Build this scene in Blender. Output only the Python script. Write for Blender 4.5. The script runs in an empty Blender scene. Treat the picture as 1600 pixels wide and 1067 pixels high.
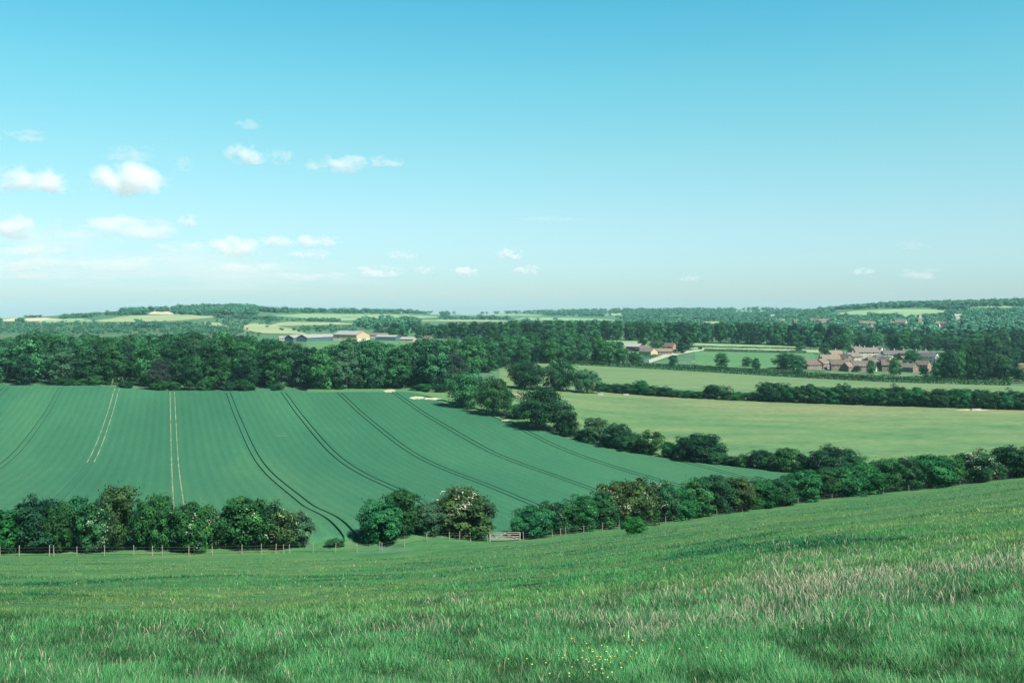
import bpy, math, random
import numpy as np

R = math.radians
rng = np.random.default_rng(11)
random.seed(11)
scene = bpy.context.scene
C = scene.collection
F, H = 1570.0, 483.0            # focal length and eye level, measured on the 1600 px photograph

# ------------------------------------------------------------------ helpers
def link(o):
    C.objects.link(o); return o

def mesh_np(name, v, f, mats=None, tone=None, fmat=None, smooth=False):
    """v (n,3), f (m,k) all the same k"""
    v = np.asarray(v, np.float32); f = np.asarray(f, np.int32)
    me = bpy.data.meshes.new(name)
    me.vertices.add(len(v)); me.vertices.foreach_set('co', v.ravel())
    k = f.shape[1]
    me.loops.add(f.size); me.loops.foreach_set('vertex_index', f.ravel())
    me.polygons.add(len(f))
    me.polygons.foreach_set('loop_start', np.arange(0, f.size, k, dtype=np.int32))
    me.polygons.foreach_set('loop_total', np.full(len(f), k, np.int32))
    me.polygons.foreach_set('use_smooth', np.full(len(f), bool(smooth)))
    if mats is not None:
        for m in (mats if isinstance(mats, (list, tuple)) else [mats]): me.materials.append(m)
    if fmat is not None: me.polygons.foreach_set('material_index', np.asarray(fmat, np.int32))
    if tone is not None:
        a = me.attributes.new('tone', 'FLOAT', 'FACE'); a.data.foreach_set('value', np.asarray(tone, np.float32))
    me.update(calc_edges=True)
    return me

def obj(name, me, parent=None, label=None, cat=None, group=None, kind=None, loc=None, rot=None, scale=None):
    o = bpy.data.objects.new(name, me); link(o)
    if parent is not None: o.parent = parent
    if loc is not None: o.location = loc
    if rot is not None: o.rotation_euler = rot
    if scale is not None: o.scale = scale
    if label: o['label'] = label
    if cat: o['category'] = cat
    if group: o['group'] = group
    if kind: o['kind'] = kind
    return o

def smooth(a, b, x):
    t = np.clip((np.asarray(x, float) - a) / (b - a), 0, 1); return t * t * (3 - 2 * t)

_perm = np.random.default_rng(5).random((256, 256))
def vnoise(x, y):
    xi = np.floor(x).astype(int); yi = np.floor(y).astype(int)
    fx = x - xi; fy = y - yi
    fx = fx * fx * (3 - 2 * fx); fy = fy * fy * (3 - 2 * fy)
    g = lambda a, b: _perm[a % 256, b % 256]
    return (g(xi, yi) * (1 - fx) + g(xi + 1, yi) * fx) * (1 - fy) + (g(xi, yi + 1) * (1 - fx) + g(xi + 1, yi + 1) * fx) * fy
def fbm(x, y, o=4):
    s = 0; a = .5; t = 0
    for k in range(o):
        s = s + a * vnoise(x * 2 ** k + 17 * k, y * 2 ** k + 9 * k); t += a; a *= .5
    return s / t

# ------------------------------------------------------------------ terrain
# distance of the fence at the foot of the meadow for each picture column, and the height of the foot
HEDGE_PX = np.array([-700, 0, 300, 600, 800, 1000, 1200, 1400, 1600, 2300.])
HEDGE_Y = np.array([128, 136, 139, 148, 162, 185, 213, 237, 254, 285.])
HEDGE_PY = np.array([872, 869, 867, 861, 846, 823, 794, 769, 745, 676.])
def hedge_y(px): return np.interp(px, HEDGE_PX, HEDGE_Y)
def zp(Y, py): return -(py - H) / F * Y

COL = {}
far_drop = [(7600, -.03 * 7600)]
def col(px, pts):
    hy = float(hedge_y(px)); hz = zp(hy, float(np.interp(px, HEDGE_PX, HEDGE_PY)))
    s = (hz + 1.62) / hy
    near = [(-60, 1.62 * -1 - s * 60 * .0 + 5), (0, -1.62), (12, -1.62 + s * 12 * 1.0), (hy * .35, -1.62 + s * hy * .35 - .25), (hy * .7, -1.62 + s * hy * .7 - .3), (hy, hz)]
    COL[px] = near + pts + [(6200, min(pts[-1][1], -.024 * 6200)), (7600, -.035 * 7600)]
field = [(156, -34.9), (204, -39.9), (316, -46.7), (400, -43.2), (470, -38.4)]
fieldL = [(156, -35.3), (204, -40.1), (316, -46.6), (400, -42.6), (470, -36.0)]
fieldM = [(158, -35.1), (204, -39.8), (316, -46.7), (400, -43.2), (470, -38.4)]
col(-700, fieldL + [(600, -35), (1000, -33), (1500, -31), (2000, -29), (2800, -31), (3500, -33), (4500, -70)])
col(0, fieldL + [(600, -35), (1000, -32), (1500, -29.5), (2000, -27), (2800, -28.5), (3500, -31), (4500, -70)])
col(150, fieldL + [(600, -35), (1000, -32), (1500, -27), (2000, -18), (2600, -8.5), (3200, -20), (4500, -60)])
col(250, fieldM + [(600, -35), (1000, -32), (1500, -26), (2000, -15.5), (2400, -4.5), (3000, -14), (4500, -60)])
col(350, fieldM + [(600, -35), (1000, -32), (1500, -23.5), (2000, -12), (2450, 2), (3000, -6), (4500, -60)])
col(450, fieldM + [(600, -35.5), (1000, -31.3), (1500, -25), (2000, -17), (2800, -6), (3200, -6), (4500, -50)])
col(600, field + [(600, -36), (1000, -31.3), (1500, -27), (2000, -21), (2800, -14), (3200, -13), (4500, -50)])
col(800, [(173, -38.9), (230, -43.0), (316, -46.3), (385, -43.4), (480, -41), (700, -40), (900, -35), (1050, -33), (1500, -30), (2000, -28), (3000, -25), (4500, -19), (5000, -21)])
col(1000, [(198, -41.5), (250, -45), (318, -46.5), (540, -45), (717, -42), (900, -39.5), (1050, -34.5), (1500, -31), (2000, -28), (3000, -22), (4500, -5), (5000, -8)])
col(1200, [(230, -43.4), (280, -45.8), (480, -46.2), (660, -44), (900, -40.5), (1050, -37), (1500, -31), (2000, -25.5), (3000, -17), (4500, -2), (5000, -4)])
col(1400, [(255, -44.6), (300, -46), (470, -46), (610, -44.5), (740, -45), (900, -42), (1050, -38.5), (1500, -31), (1900, -21), (2400, -1.5), (2650, 9), (3300, -6)])
col(1600, [(274, -44), (310, -45.5), (460, -45.6), (575, -44), (740, -44), (900, -42), (1050, -38), (1400, -29), (1700, -18.5), (2100, -5), (2500, 13), (3300, -6)])
col(2300, [(300, -38), (340, -42), (460, -44), (575, -43), (740, -43), (900, -42), (1050, -37), (1400, -28), (1700, -17), (2100, -3), (2500, 16), (3300, -6)])

def pchip(x, y, xq):
    x = np.asarray(x, float); y = np.asarray(y, float)
    h = np.diff(x); d = np.diff(y) / h; m = np.zeros_like(y)
    for i in range(1, len(x) - 1):
        if d[i - 1] * d[i] > 0:
            w1 = 2 * h[i] + h[i - 1]; w2 = h[i] + 2 * h[i - 1]
            m[i] = (w1 + w2) / (w1 / d[i - 1] + w2 / d[i])
    m[0] = d[0]; m[-1] = d[-1]
    i = np.clip(np.searchsorted(x, xq) - 1, 0, len(x) - 2)
    t = (xq - x[i]) / h[i]
    return ((1 + 2 * t) * (1 - t) ** 2 * y[i] + t * (1 - t) ** 2 * h[i] * m[i] + t * t * (3 - 2 * t) * y[i + 1] + t * t * (t - 1) * h[i] * m[i + 1])

YG = np.concatenate([np.linspace(-60, 60, 61), np.geomspace(62, 7600, 420)])
UG = np.linspace(-.96, .96, 193)
_cp = np.array(sorted(COL)); _cu = (_cp - 800) / F
_tab = np.array([pchip(*zip(*COL[p]), YG) for p in _cp])
ZG = np.array([pchip(_cu, _tab[:, j], UG) for j in range(len(YG))]).T      # (u, Y)
for _ in range(3):
    Z2 = ZG.copy(); Z2[1:-1] = (ZG[:-2] + 2 * ZG[1:-1] + ZG[2:]) / 4; ZG = Z2

def gz(x, y):
    x = np.asarray(x, float); y = np.asarray(y, float)
    u = np.clip(x / np.maximum(y, 14), UG[0], UG[-1] - 1e-6)
    yc = np.clip(y, YG[0], YG[-1] - 1e-3)
    j = np.clip(np.searchsorted(YG, yc) - 1, 0, len(YG) - 2); ty = (yc - YG[j]) / (YG[j + 1] - YG[j])
    fu = (u - UG[0]) / (UG[1] - UG[0]); i = np.clip(fu.astype(int), 0, len(UG) - 2); tu = fu - i
    z = (ZG[i, j] * (1 - tu) + ZG[i + 1, j] * tu) * (1 - ty) + (ZG[i, j + 1] * (1 - tu) + ZG[i + 1, j + 1] * tu) * ty
    bump = (fbm(x * .12 + 40, y * .10 + 80, 3) - .5) * .42 + (fbm(x * .6, y * .6 + 50, 2) - .5) * .08
    z = z + bump * smooth(3, 14, y) * (1 - smooth(110, 150, y)) 
    z = z + (fbm(x * .006 + 60, y * .006 + 70, 3) - .5) * 6 * smooth(1100, 1900, y)
    return z

def X(px, Y): return (px - 800) / F * Y
_YS = np.concatenate([np.arange(4, 60, .25), np.geomspace(60, 6000, 1400)])
def hit(px, py, ymin=4.0):
    """distance at which the line of sight through a point of the photograph first meets the ground"""
    ys = _YS[_YS >= ymin]; z = gz(X(px, ys), ys); p = H - z / ys * F
    k = np.argmax(p <= py)
    return float(ys[k]) if p[k] <= py else float(ys[np.argmin(p)])

def at(px, Y):
    x = float(X(px, Y)); return (x, Y, float(gz(x, Y)))

# ------------------------------------------------------------------ materials
def mat(name):
    m = bpy.data.materials.new(name); m.use_nodes = True
    nt = m.node_tree; nt.nodes.clear()
    out = nt.nodes.new('ShaderNodeOutputMaterial')
    def N(t, **kw):
        n = nt.nodes.new('ShaderNode' + t)
        for k, v in kw.items():
            if hasattr(n, k): setattr(n, k, v)
            else: n.inputs[k].default_value = v
        return n
    def L(a, b): nt.links.new(a, b)
    return m, N, L, out

def ramp(N, L, fac, stops):
    r = N('ValToRGB'); e = r.color_ramp.elements
    while len(e) < len(stops): e.new(.5)
    for k, (p, c) in enumerate(stops): e[k].position = p; e[k].color = (*c, 1)
    L(fac, r.inputs[0]); return r

def mixc(N, L, fac, a, b, mode='MIX'):
    m = N('Mix', data_type='RGBA', blend_type=mode)
    for s, v in ((0, fac), (6, a), (7, b)):
        if hasattr(v, 'links') or isinstance(v, bpy.types.NodeSocket): L(v, m.inputs[s])
        else: m.inputs[s].default_value = v if s == 0 else (*v, 1)
    return m.outputs[2]

def m_leaf(name, dark, light, var=.25, trans=.14, gloss=.06, hv=.6):
    m, N, L, out = mat(name)
    a = N('Attribute', attribute_name='tone'); oi = N('ObjectInfo')
    r = ramp(N, L, a.outputs['Fac'], [(0, dark), (1, light)])
    mr = N('MapRange'); mr.inputs[3].default_value = 1 - var; mr.inputs[4].default_value = 1 + var
    L(oi.outputs['Random'], mr.inputs[0])
    hs = N('HueSaturation'); L(r.outputs[0], hs.inputs['Color']); L(mr.outputs[0], hs.inputs['Value'])
    mh = N('MapRange'); mh.inputs[3].default_value = .5 - .03 * hv; mh.inputs[4].default_value = .5 + .03 * hv
    fr = N('Math', operation='FRACT'); mu = N('Math', operation='MULTIPLY'); mu.inputs[1].default_value = 7.31
    L(oi.outputs['Random'], mu.inputs[0]); L(mu.outputs[0], fr.inputs[0]); L(fr.outputs[0], mh.inputs[0]); L(mh.outputs[0], hs.inputs['Hue'])
    p = N('BsdfPrincipled'); p.inputs['Roughness'].default_value = .5; p.inputs['Specular IOR Level'].default_value = gloss
    L(hs.outputs[0], p.inputs['Base Color'])
    t = N('BsdfTranslucent'); L(hs.outputs[0], t.inputs[0])
    mx = N('MixShader'); mx.inputs[0].default_value = trans
    L(p.outputs[0], mx.inputs[1]); L(t.outputs[0], mx.inputs[2]); L(mx.outputs[0], out.inputs[0])
    return m

def m_flat(name, c, c2=None, scale=1.0, rough=.8, spec=.3, stretch=(1, 1, 1)):
    m, N, L, out = mat(name)
    tc = N('TexCoord'); mp = N('Mapping'); mp.inputs['Scale'].default_value = stretch
    L(tc.outputs['Object'], mp.inputs[0])
    n = N('TexNoise'); n.inputs['Scale'].default_value = scale; n.inputs['Detail'].default_value = 5
    L(mp.outputs[0], n.inputs['Vector'])
    c2 = c2 or tuple(x * .75 for x in c)
    r = ramp(N, L, n.outputs[0], [(.3, c2), (.7, c)])
    p = N('BsdfPrincipled'); p.inputs['Roughness'].default_value = rough; p.inputs['Specular IOR Level'].default_value = spec
    L(r.outputs[0], p.inputs['Base Color']); L(p.outputs[0], out.inputs[0])
    return m

def m_ground(name, stops, scale, fine, stretch=(1, 1, 1), rot=0, fine_amt=.35, patch=None, patch_scale=.02, bump=.3, bump_d=.25, rows=None):
    """stops: colour ramp of a large noise; fine: scale of a fine noise multiplied in; patch: extra colour in large blotches"""
    m, N, L, out = mat(name)
    g = N('NewGeometry'); mr_ = N('Mapping'); mr_.inputs['Rotation'].default_value = (0, 0, rot); mp = N('Mapping'); mp.inputs['Scale'].default_value = stretch
    L(g.outputs['Position'], mr_.inputs[0]); L(mr_.outputs[0], mp.inputs[0])
    n1 = N('TexNoise'); n1.inputs['Scale'].default_value = scale; n1.inputs['Detail'].default_value = 9; n1.inputs['Roughness'].default_value = .68
    n2 = N('TexNoise'); n2.inputs['Scale'].default_value = fine; n2.inputs['Detail'].default_value = 4; n2.inputs['Roughness'].default_value = .7
    L(mp.outputs[0], n1.inputs['Vector']); L(mp.outputs[0], n2.inputs['Vector'])
    c = ramp(N, L, n1.outputs[0], stops).outputs[0]
    if patch:
        n3 = N('TexNoise'); n3.inputs['Scale'].default_value = patch_scale; n3.inputs['Detail'].default_value = 4
        L(mp.outputs[0], n3.inputs['Vector'])
        r3 = ramp(N, L, n3.outputs[0], [(.5, (0, 0, 0)), (.72, (1, 1, 1))])
        c = mixc(N, L, r3.outputs[0], c, patch)
    if rows:
        w = N('TexWave', wave_type='BANDS', bands_direction='X', wave_profile='SIN'); w.inputs['Scale'].default_value = rows; w.inputs['Distortion'].default_value = 4.5; w.inputs['Detail'].default_value = 2
        w.inputs['Detail Scale'].default_value = .05
        L(mp.outputs[0], w.inputs['Vector'])
        rw = ramp(N, L, w.outputs[0], [(0, (.88, .91, .92)), (1, (1.07, 1.05, 1.02))])
        c = mixc(N, L, .8, c, rw.outputs[0], 'MULTIPLY')
    r2 = ramp(N, L, n2.outputs[0], [(.25, (1 - fine_amt,) * 3), (.75, (1 + fine_amt,) * 3)])
    c = mixc(N, L, 1.0, c, r2.outputs[0], 'MULTIPLY')
    p = N('BsdfPrincipled'); p.inputs['Roughness'].default_value = .9; p.inputs['Specular IOR Level'].default_value = .15
    L(c, p.inputs['Base Color'])
    b = N('Bump'); b.inputs['Strength'].default_value = bump; b.inputs['Distance'].default_value = bump_d
    L(n2.outputs[0], b.inputs['Height']); L(b.outputs[0], p.inputs['Normal'])
    L(p.outputs[0], out.inputs[0])
    return m

M = {}
M['terrain'] = m_ground('rough_pasture', [(.3, (0.0280, 0.0840, 0.0480)), (.7, (0.0640, 0.1320, 0.0640))], .02, .25)
M['meadow'] = m_ground('meadow_turf', [(.3, (.016, .082, .036)), (.5, (.040, .118, .042)), (.72, (.085, .142, .055))], .22, 3.0, stretch=(.45, 1.2, 1), rot=R(-15), bump=.6, bump_d=.3)
M['crop'] = m_ground('wheat_crop', [(.3, (.0155, .080, .043)), (.5, (.0215, .097, .051)), (.7, (.032, .118, .057))], .024, 2.2, patch=(.042, .112, .050), patch_scale=.012, fine_amt=.2, rot=-.3304, stretch=(1, .16, 1), rows=.115, bump=.5, bump_d=.3)
M['track_dark'] = m_flat('trampled_crop', (.018, .085, .058), (.012, .06, .045), .3)
M['track_pale'] = m_flat('chalky_wheel_track', (.19, .21, .13), (.035, .10, .055), .11)
M['chalk'] = m_flat('chalk_soil', (.42, .38, .27), (.14, .20, .10), .35)
M['hay'] = m_ground('hay_meadow_grass', [(.32, (.040, .108, .046)), (.5, (.068, .135, .056)), (.68, (.105, .155, .065))], .07, .8, stretch=(.35, 1, 1), rot=R(6), fine_amt=.36, patch=(.15, .158, .080), patch_scale=.014, bump=.4)
M['hay2'] = m_ground('cut_hay_grass', [(.28, (0.0544, 0.1184, 0.0544)), (.5, (0.0832, 0.1408, 0.0640)), (.75, (0.1200, 0.1600, 0.0736))], .03, .5, stretch=(.2, 1.3, 1), rot=R(4), fine_amt=.28, bump=.3)
M['paddock'] = m_ground('paddock_grass', [(.3, (0.0384, 0.1200, 0.0528)), (.7, (0.0680, 0.1440, 0.0592))], .02, .4, fine_amt=.2)
M['pale_field'] = m_ground('pale_ripening_field', [(.3, (.14, .195, .10)), (.7, (.22, .255, .145))], .012, .1, fine_amt=.12)
M['beige_field'] = m_ground('dry_stubble_field', [(.3, (0.2970, 0.2790, 0.1890)), (.7, (0.3780, 0.3420, 0.2430))], .006, .1, fine_amt=.1)
M['green_field'] = m_ground('smooth_green_field', [(.3, (.11, .20, .105)), (.7, (.17, .25, .13))], .006, .1, fine_amt=.15)
M['scrub'] = m_ground('scrubby_down', [(.3, (0.0240, 0.0680, 0.0400)), (.55, (0.0520, 0.1080, 0.0560)), (.8, (0.1520, 0.1600, 0.1040))], .02, .12, fine_amt=.4)
M['lane'] = m_flat('pale_lane', (.27, .29, .21), (.19, .23, .15), .3)
M['water'] = m_flat('pond_water', (.05, .11, .12), (.04, .09, .1), .2, rough=.15, spec=.5)
M['bark'] = m_flat('bark', (.16, .15, .11), (.07, .07, .055), 1.5, stretch=(3, 3, .6))
M['post'] = m_flat('weathered_post', (.27, .265, .22), (.15, .15, .13), 4, stretch=(2, 2, .4))
M['gate'] = m_flat('weathered_gate_timber', (.24, .235, .21), (.15, .145, .13), 3)
M['wire'] = m_flat('fence_wire', (.3, .32, .32), rough=.5)
M['leaf_wood'] = m_leaf('woodland_leaf', (0.0032, 0.0258, 0.0123), (0.0440, 0.1709, 0.0640), .36)
M['leaf_far_hazed'] = m_leaf('far_woodland_leaf_hazed', (0.0159, 0.0688, 0.0420), (0.0600, 0.1827, 0.0980), .2)  # lighter and bluer: distance haze painted into the far leaf colour
M['leaf_hedge'] = m_leaf('hawthorn_leaf', (0.0032, 0.0258, 0.0123), (0.0310, 0.1190, 0.0381), .25)
M['leaf_bright'] = m_leaf('bright_elder_leaf', (0.0032, 0.0371, 0.0163), (0.0252, 0.1444, 0.0450), .15)
M['leaf_olive'] = m_leaf('olive_blossomy_leaf', (0.0076, 0.0246, 0.0102), (0.0559, 0.1039, 0.0333), .15)
M['leaf_pale'] = m_leaf('pale_willow_leaf', (0.0169, 0.0551, 0.0281), (0.0586, 0.1464, 0.0696), .12)
M['leaf_purple'] = m_leaf('dull_purple_leaf', (0.0133, 0.0252, 0.0248), (0.0364, 0.0592, 0.0454), .1)
M['leaf_dark'] = m_leaf('dark_oak_leaf', (0.0026, 0.0179, 0.0102), (0.0186, 0.0780, 0.0337), .15)
M['blossom'] = m_leaf('may_blossom', (.30, .33, .25), (.52, .54, .44), .05, trans=.3, hv=.1)
M['grass'] = None

def m_grass(name):
    m, N, L, out = mat(name)
    a = N('Attribute', attribute_name='col')
    p = N('BsdfPrincipled'); p.inputs['Roughness'].default_value = .55; p.inputs['Specular IOR Level'].default_value = .3
    L(a.outputs['Color'], p.inputs['Base Color'])
    t = N('BsdfTranslucent'); L(a.outputs['Color'], t.inputs[0])
    mx = N('MixShader'); mx.inputs[0].default_value = .45
    L(p.outputs[0], mx.inputs[1]); L(t.outputs[0], mx.inputs[2]); L(mx.outputs[0], out.inputs[0])
    return m
M['grass'] = m_grass('meadow_grass_blade')

# ------------------------------------------------------------------ ground sheets
def grid_sheet(name, xs, ys, mfun, material, smooth_=True):
    nx, ny = len(xs), len(ys)
    A, B = np.meshgrid(np.arange(nx), np.arange(ny), indexing='ij')
    v = mfun(np.asarray(xs)[A], np.asarray(ys)[B]).reshape(-1, 3)
    i = (A[:-1, :-1] * ny + B[:-1, :-1]).ravel()
    f = np.stack([i, i + ny, i + ny + 1, i + 1], 1)
    return mesh_np(name, v, f, material, smooth=smooth_)

# whole terrain: one sheet to the horizon
us = np.linspace(-.95, .95, 200); tys = np.concatenate([np.linspace(100, 480, 60), np.geomspace(490, 7500, 150)])
def terr(u, y):
    x = u * y; return np.stack([x, y, gz(x, y) - .12], -1)
obj('terrain', grid_sheet('terrain', us, tys, terr, M['terrain']), kind='structure', label='rolling green valley and hills reaching to the horizon', cat='terrain')

# meadow on the hillside the camera stands on
def mead(a, b):
    y = -40 + (1 - (1 - b) ** 1.0) * 0 + b
    return y
mys = np.concatenate([np.linspace(-40, 4, 12), np.linspace(5, 60, 90), np.linspace(61.5, 1, 1), ])[:102]
mys = np.concatenate([mys, np.geomspace(62, 1000, 1)])
t_rows = np.concatenate([np.linspace(0, .45, 110), np.linspace(.46, 1, 110)])
def meadow_pt(u, t):
    pxs = 800 + u * F
    ye = hedge_y(np.clip(pxs, -700, 2300)) + 1.5
    y = -30 + t * (ye + 30)
    x = u * np.maximum(y, 30) 
    yy = y
    return np.stack([x, yy, gz(x, yy)], -1)
obj('meadow', grid_sheet('meadow', np.linspace(-.95, .95, 220), t_rows, meadow_pt, M['meadow']), kind='structure', label='grassy hillside meadow sloping down to the fence', cat='meadow')

def curve(pts):
    p = np.array(pts, float); return lambda q: np.interp(q, p[:, 0], p[:, 1])

def sheet_px(name, px0, px1, near, far, material, label, lift=.06, nx=40, ny=14, cat='field'):
    """a field between two boundaries, each given as distance against picture column"""
    def fn(px, t):
        a, b = near(px), far(px); y = a + (b - a) * t; x = X(px, y)
        return np.stack([x, y, gz(x, y) + lift], -1)
    return obj(name, grid_sheet(name, np.linspace(px0, px1, nx), np.linspace(0, 1, ny), fn, material), kind='structure', label=label, cat=cat)

def sheet_pix(name, top, bot, material, label, lift=.3, n=24, ny=8, ymin=600, cat='field', taper=None):
    taper = ymin >= 1000 if taper is None else taper
    """far field whose outline was read off the photograph as ground points: every corner is put at its own distance"""
    px0 = max(top[0][0], bot[0][0]); px1 = min(top[-1][0], bot[-1][0])
    q = np.linspace(px0, px1, n); T, B = curve(top), curve(bot)
    yn = np.array([hit(p, B(p), ymin) for p in q]); yf = np.array([hit(p, T(p), ymin) for p in q])
    tp = np.clip(np.minimum(q - px0, px1 - q) / (.22 * (px1 - px0)), 0, 1) ** .6 if taper else 1
    yf = np.maximum(yn + (yf - yn) * tp, yn + 1)
    return sheet_px(name, px0, px1, lambda p: np.interp(p, q, yn), lambda p: np.interp(p, q, yf), material, label, lift, n, ny, cat)

# crop field with its wheel tracks: a canopy 0.6 m high, tracks pressed down to the soil
BND = [(-600, 470), (640, 470), (665, 452), (700, 430), (760, 402), (800, 386), (900, 346), (1000, 319), (1100, 296), (1215, 280), (1330, 268), (1420, 262)]
bnd_x = [X(p, y) for p, y in BND]
near_c = lambda px: hedge_y(px) + 5
poly = [(X(p, y), y) for p, y in BND] + [(X(p, float(near_c(p))), float(near_c(p))) for p in np.arange(1400, -640, -40)]
poly = np.array(poly)
def inside(x, y):
    x = np.asarray(x); y = np.asarray(y); c = np.zeros(x.shape, bool); n = len(poly)
    for i in range(n):
        x1, y1 = poly[i]; x2, y2 = poly[i - 1]
        k = ((y1 > y) != (y2 > y)) & (x < (x2 - x1) * (y - y1) / (y2 - y1 + 1e-12) + x1)
        c ^= k
    return c
TR = .343; SP = 25.4; C0 = 2.3
cs = []; mt = []; dz = []
def trackrow(k):
    c0 = C0 + SP * k
    for s in (-1, 1):
        e = c0 + s * 1.02; w, dp = (.18, -.10) if k in (0, -1) else (.17, -.36)
        for d, z in ((-w - .05, 0), (-w, dp), (w, dp), (w + .05, 0)): yield e + d, z
for k in range(-6, 13):
    pts = list(trackrow(k))
    for c, z in pts: cs.append(c); dz.append(z)
    nxt = C0 + SP * (k + 1) - 1.5
    for c in np.linspace(pts[-1][0], nxt, 9)[1:-1]: cs.append(c); dz.append(0)
cs = np.array(cs); dz = np.array(dz); o_ = np.argsort(cs); cs, dz = cs[o_], dz[o_]
NR = 150
V = np.zeros((len(cs), NR, 3)); ok = np.zeros(len(cs), bool)
for i, c in enumerate(cs):
    yy = np.linspace(120, 470, 1400); ins = inside(c - TR * yy, yy)
    if ins.sum() < 4: continue
    ok[i] = True
    y = np.linspace(yy[ins].min(), yy[ins].max(), NR); x = c - TR * y
    d = np.where(y > 462, 0, dz[i])               # tracks stop at the headland
    V[i, :, 0] = x; V[i, :, 1] = y; V[i, :, 2] = gz(x, y) + .62 + d
cs, dz, V = cs[ok], dz[ok], V[ok]
V[:, 0, 2] -= .8; V[:, -1, 2] -= .8; V[0, :, 2] -= .7; V[-1, :, 2] -= .7
f = []; fm = []
for i in range(len(cs) - 1):
    w_ = dz[i] < 0 and dz[i + 1] < 0; wall_ = (dz[i] < 0) != (dz[i + 1] < 0)
    k = round((cs[i] - C0) / SP)
    for j in range(NR - 1):
        f.append((i * NR + j, (i + 1) * NR + j, (i + 1) * NR + j + 1, i * NR + j + 1))
        m_ = 0
        y_ = V[i, j, 1]
        if w_:
            m_ = 1
            if k == 0: m_ = 2
            if k == -1 and y_ > 300: m_ = 2
            if y_ > 462: m_ = 0
        fm.append(m_)
crop = obj('crop_field', mesh_np('crop_field', V.reshape(-1, 3), f, [M['crop'], M['track_dark'], M['track_pale']], fmat=fm), kind='structure', label='blue-green wheat field with paired wheel tracks below the wood', cat='field')

# other ground
sheet_px('grass_strip', -600, 1300, lambda p: hedge_y(p) + 1.2, lambda p: hedge_y(p) + 6.5, M['meadow'], 'rough grass strip along the fence and hedge', .05, 120, 4, 'grass strip')
B_near = curve([(660, 456), (700, 434), (760, 406), (800, 390), (900, 350), (1000, 323), (1100, 300), (1215, 284), (1330, 272), (1420, 266), (1600, 272), (2200, 300)])
A_y = curve([(780, 520), (880, 535), (945, 538), (1100, 515), (1300, 490), (1600, 456), (2200, 410)])
Bh_y = curve([(700, 640), (830, 745), (900, 735), (1000, 716), (1200, 663), (1400, 610), (1600, 575), (2200, 520)])
sheet_px('hay_meadow', 665, 2200, B_near, lambda p: A_y(p) - 1, M['hay'], 'pale yellowish hay meadow to the right of the crop field', .08, 90, 40)
sheet_px('upper_hay_meadow', 780, 2200, A_y, lambda p: Bh_y(p) - 1, M['hay2'], 'long pale mown meadow between two hedges', .08, 90, 24)
sheet_px('verge', 480, 800, curve([(480, 461), (640, 463), (800, 398)]), curve([(480, 474), (640, 474), (800, 410)]), M['paddock'], 'bright grass verge at the edge of the wood', .66, 50, 4, 'verge')

E_y = curve([(p_, y_ + 1.2) for p_, y_ in BND])
sheet_px('path', 815, 975, E_y, lambda p: E_y(p) + .9 * smooth(815, 850, p) * (1 - smooth(940, 975, p)) + .02, M["track_pale"], 'thin pale footpath along the right edge of the crop field', .12, 60, 2, 'path')
sheet_px('grass_margin', 640, 1400, curve([(p_, y_ + 2.4) for p_, y_ in BND]), curve([(p_, y_ + 6.5) for p_, y_ in BND]), M['paddock'], 'green grass margin between the crop field and its bushes', .11, 80, 4, 'grass strip')

def blotch(name, px, py, wpx, hpx, material, label, ymin, n=26, lift=.72, seed=0):
    """irregular patch of bare soil lying on the ground"""
    r2 = np.random.default_rng(seed); Y0 = hit(px, py, ymin); x0 = X(px, Y0)
    Y1 = hit(px, py - hpx / 2, ymin); ry = max(abs(Y1 - Y0), 1.0); rx = wpx / 2 / F * Y0
    a = np.linspace(0, 2 * np.pi, n, endpoint=False); rr = 1 + .45 * (r2.random(n) - .5)
    ring = [np.stack([x0 + np.cos(a) * rx * rr * s, Y0 + np.sin(a) * ry * rr * s], 1) for s in (1, .5)]
    v = np.concatenate(ring + [np.array([[x0, Y0]])])
    v = np.column_stack([v, gz(v[:, 0], v[:, 1]) + lift])
    f = [(i, (i + 1) % n, n + (i + 1) % n, n + i) for i in range(n)] 
    f += [(n + i, n + (i + 1) % n, 2 * n, 2 * n) for i in range(0, n)]
    me = bpy.data.meshes.new(name); me.from_pydata([tuple(q) for q in v], [], [tuple(dict.fromkeys(q)) for q in f]); me.materials.append(material)
    return obj(name, me, kind='structure', label=label, cat='bare soil')
blotch('bare_soil', 652, 624, 22, 3.5, M['chalk'], 'white chalky patch in the far right corner of the crop field', 380, seed=3)
blotch('bare_soil', 676, 626, 26, 3.0, M['chalk'], 'thin chalky patch trailing right towards the field-edge trees', 380, seed=4)
blotch('bare_soil', 609, 613, 16, 4, M['chalk'], 'pale bare gateway at the foot of the wood', 400, seed=5)
blotch('bare_soil', 440, 684.5, 26, 2.4, m_flat('dull_soil', (.085, .12, .065), (.03, .07, .045), 1), 'small dull rectangular bare patch in the middle of the crop field', 280, seed=6)
blotch('bare_soil', 790, 660, 14, 3.0, M['chalk'], 'pale spot by the shadow of the dark oak', 300, seed=7)
blotch('bare_soil', 815, 618, 50, 4, m_flat('brown_soil', (.25, .2, .12), (.18, .18, .1), .5), 'brown worn ground behind the dark oak', 400, seed=8, lift=.15)
blotch('bare_soil', 1518, 641.5, 46, 2.2, M['chalk'], 'pale worn ground by the trough under the meadow hedge', 400, seed=9, lift=.15)

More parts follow.
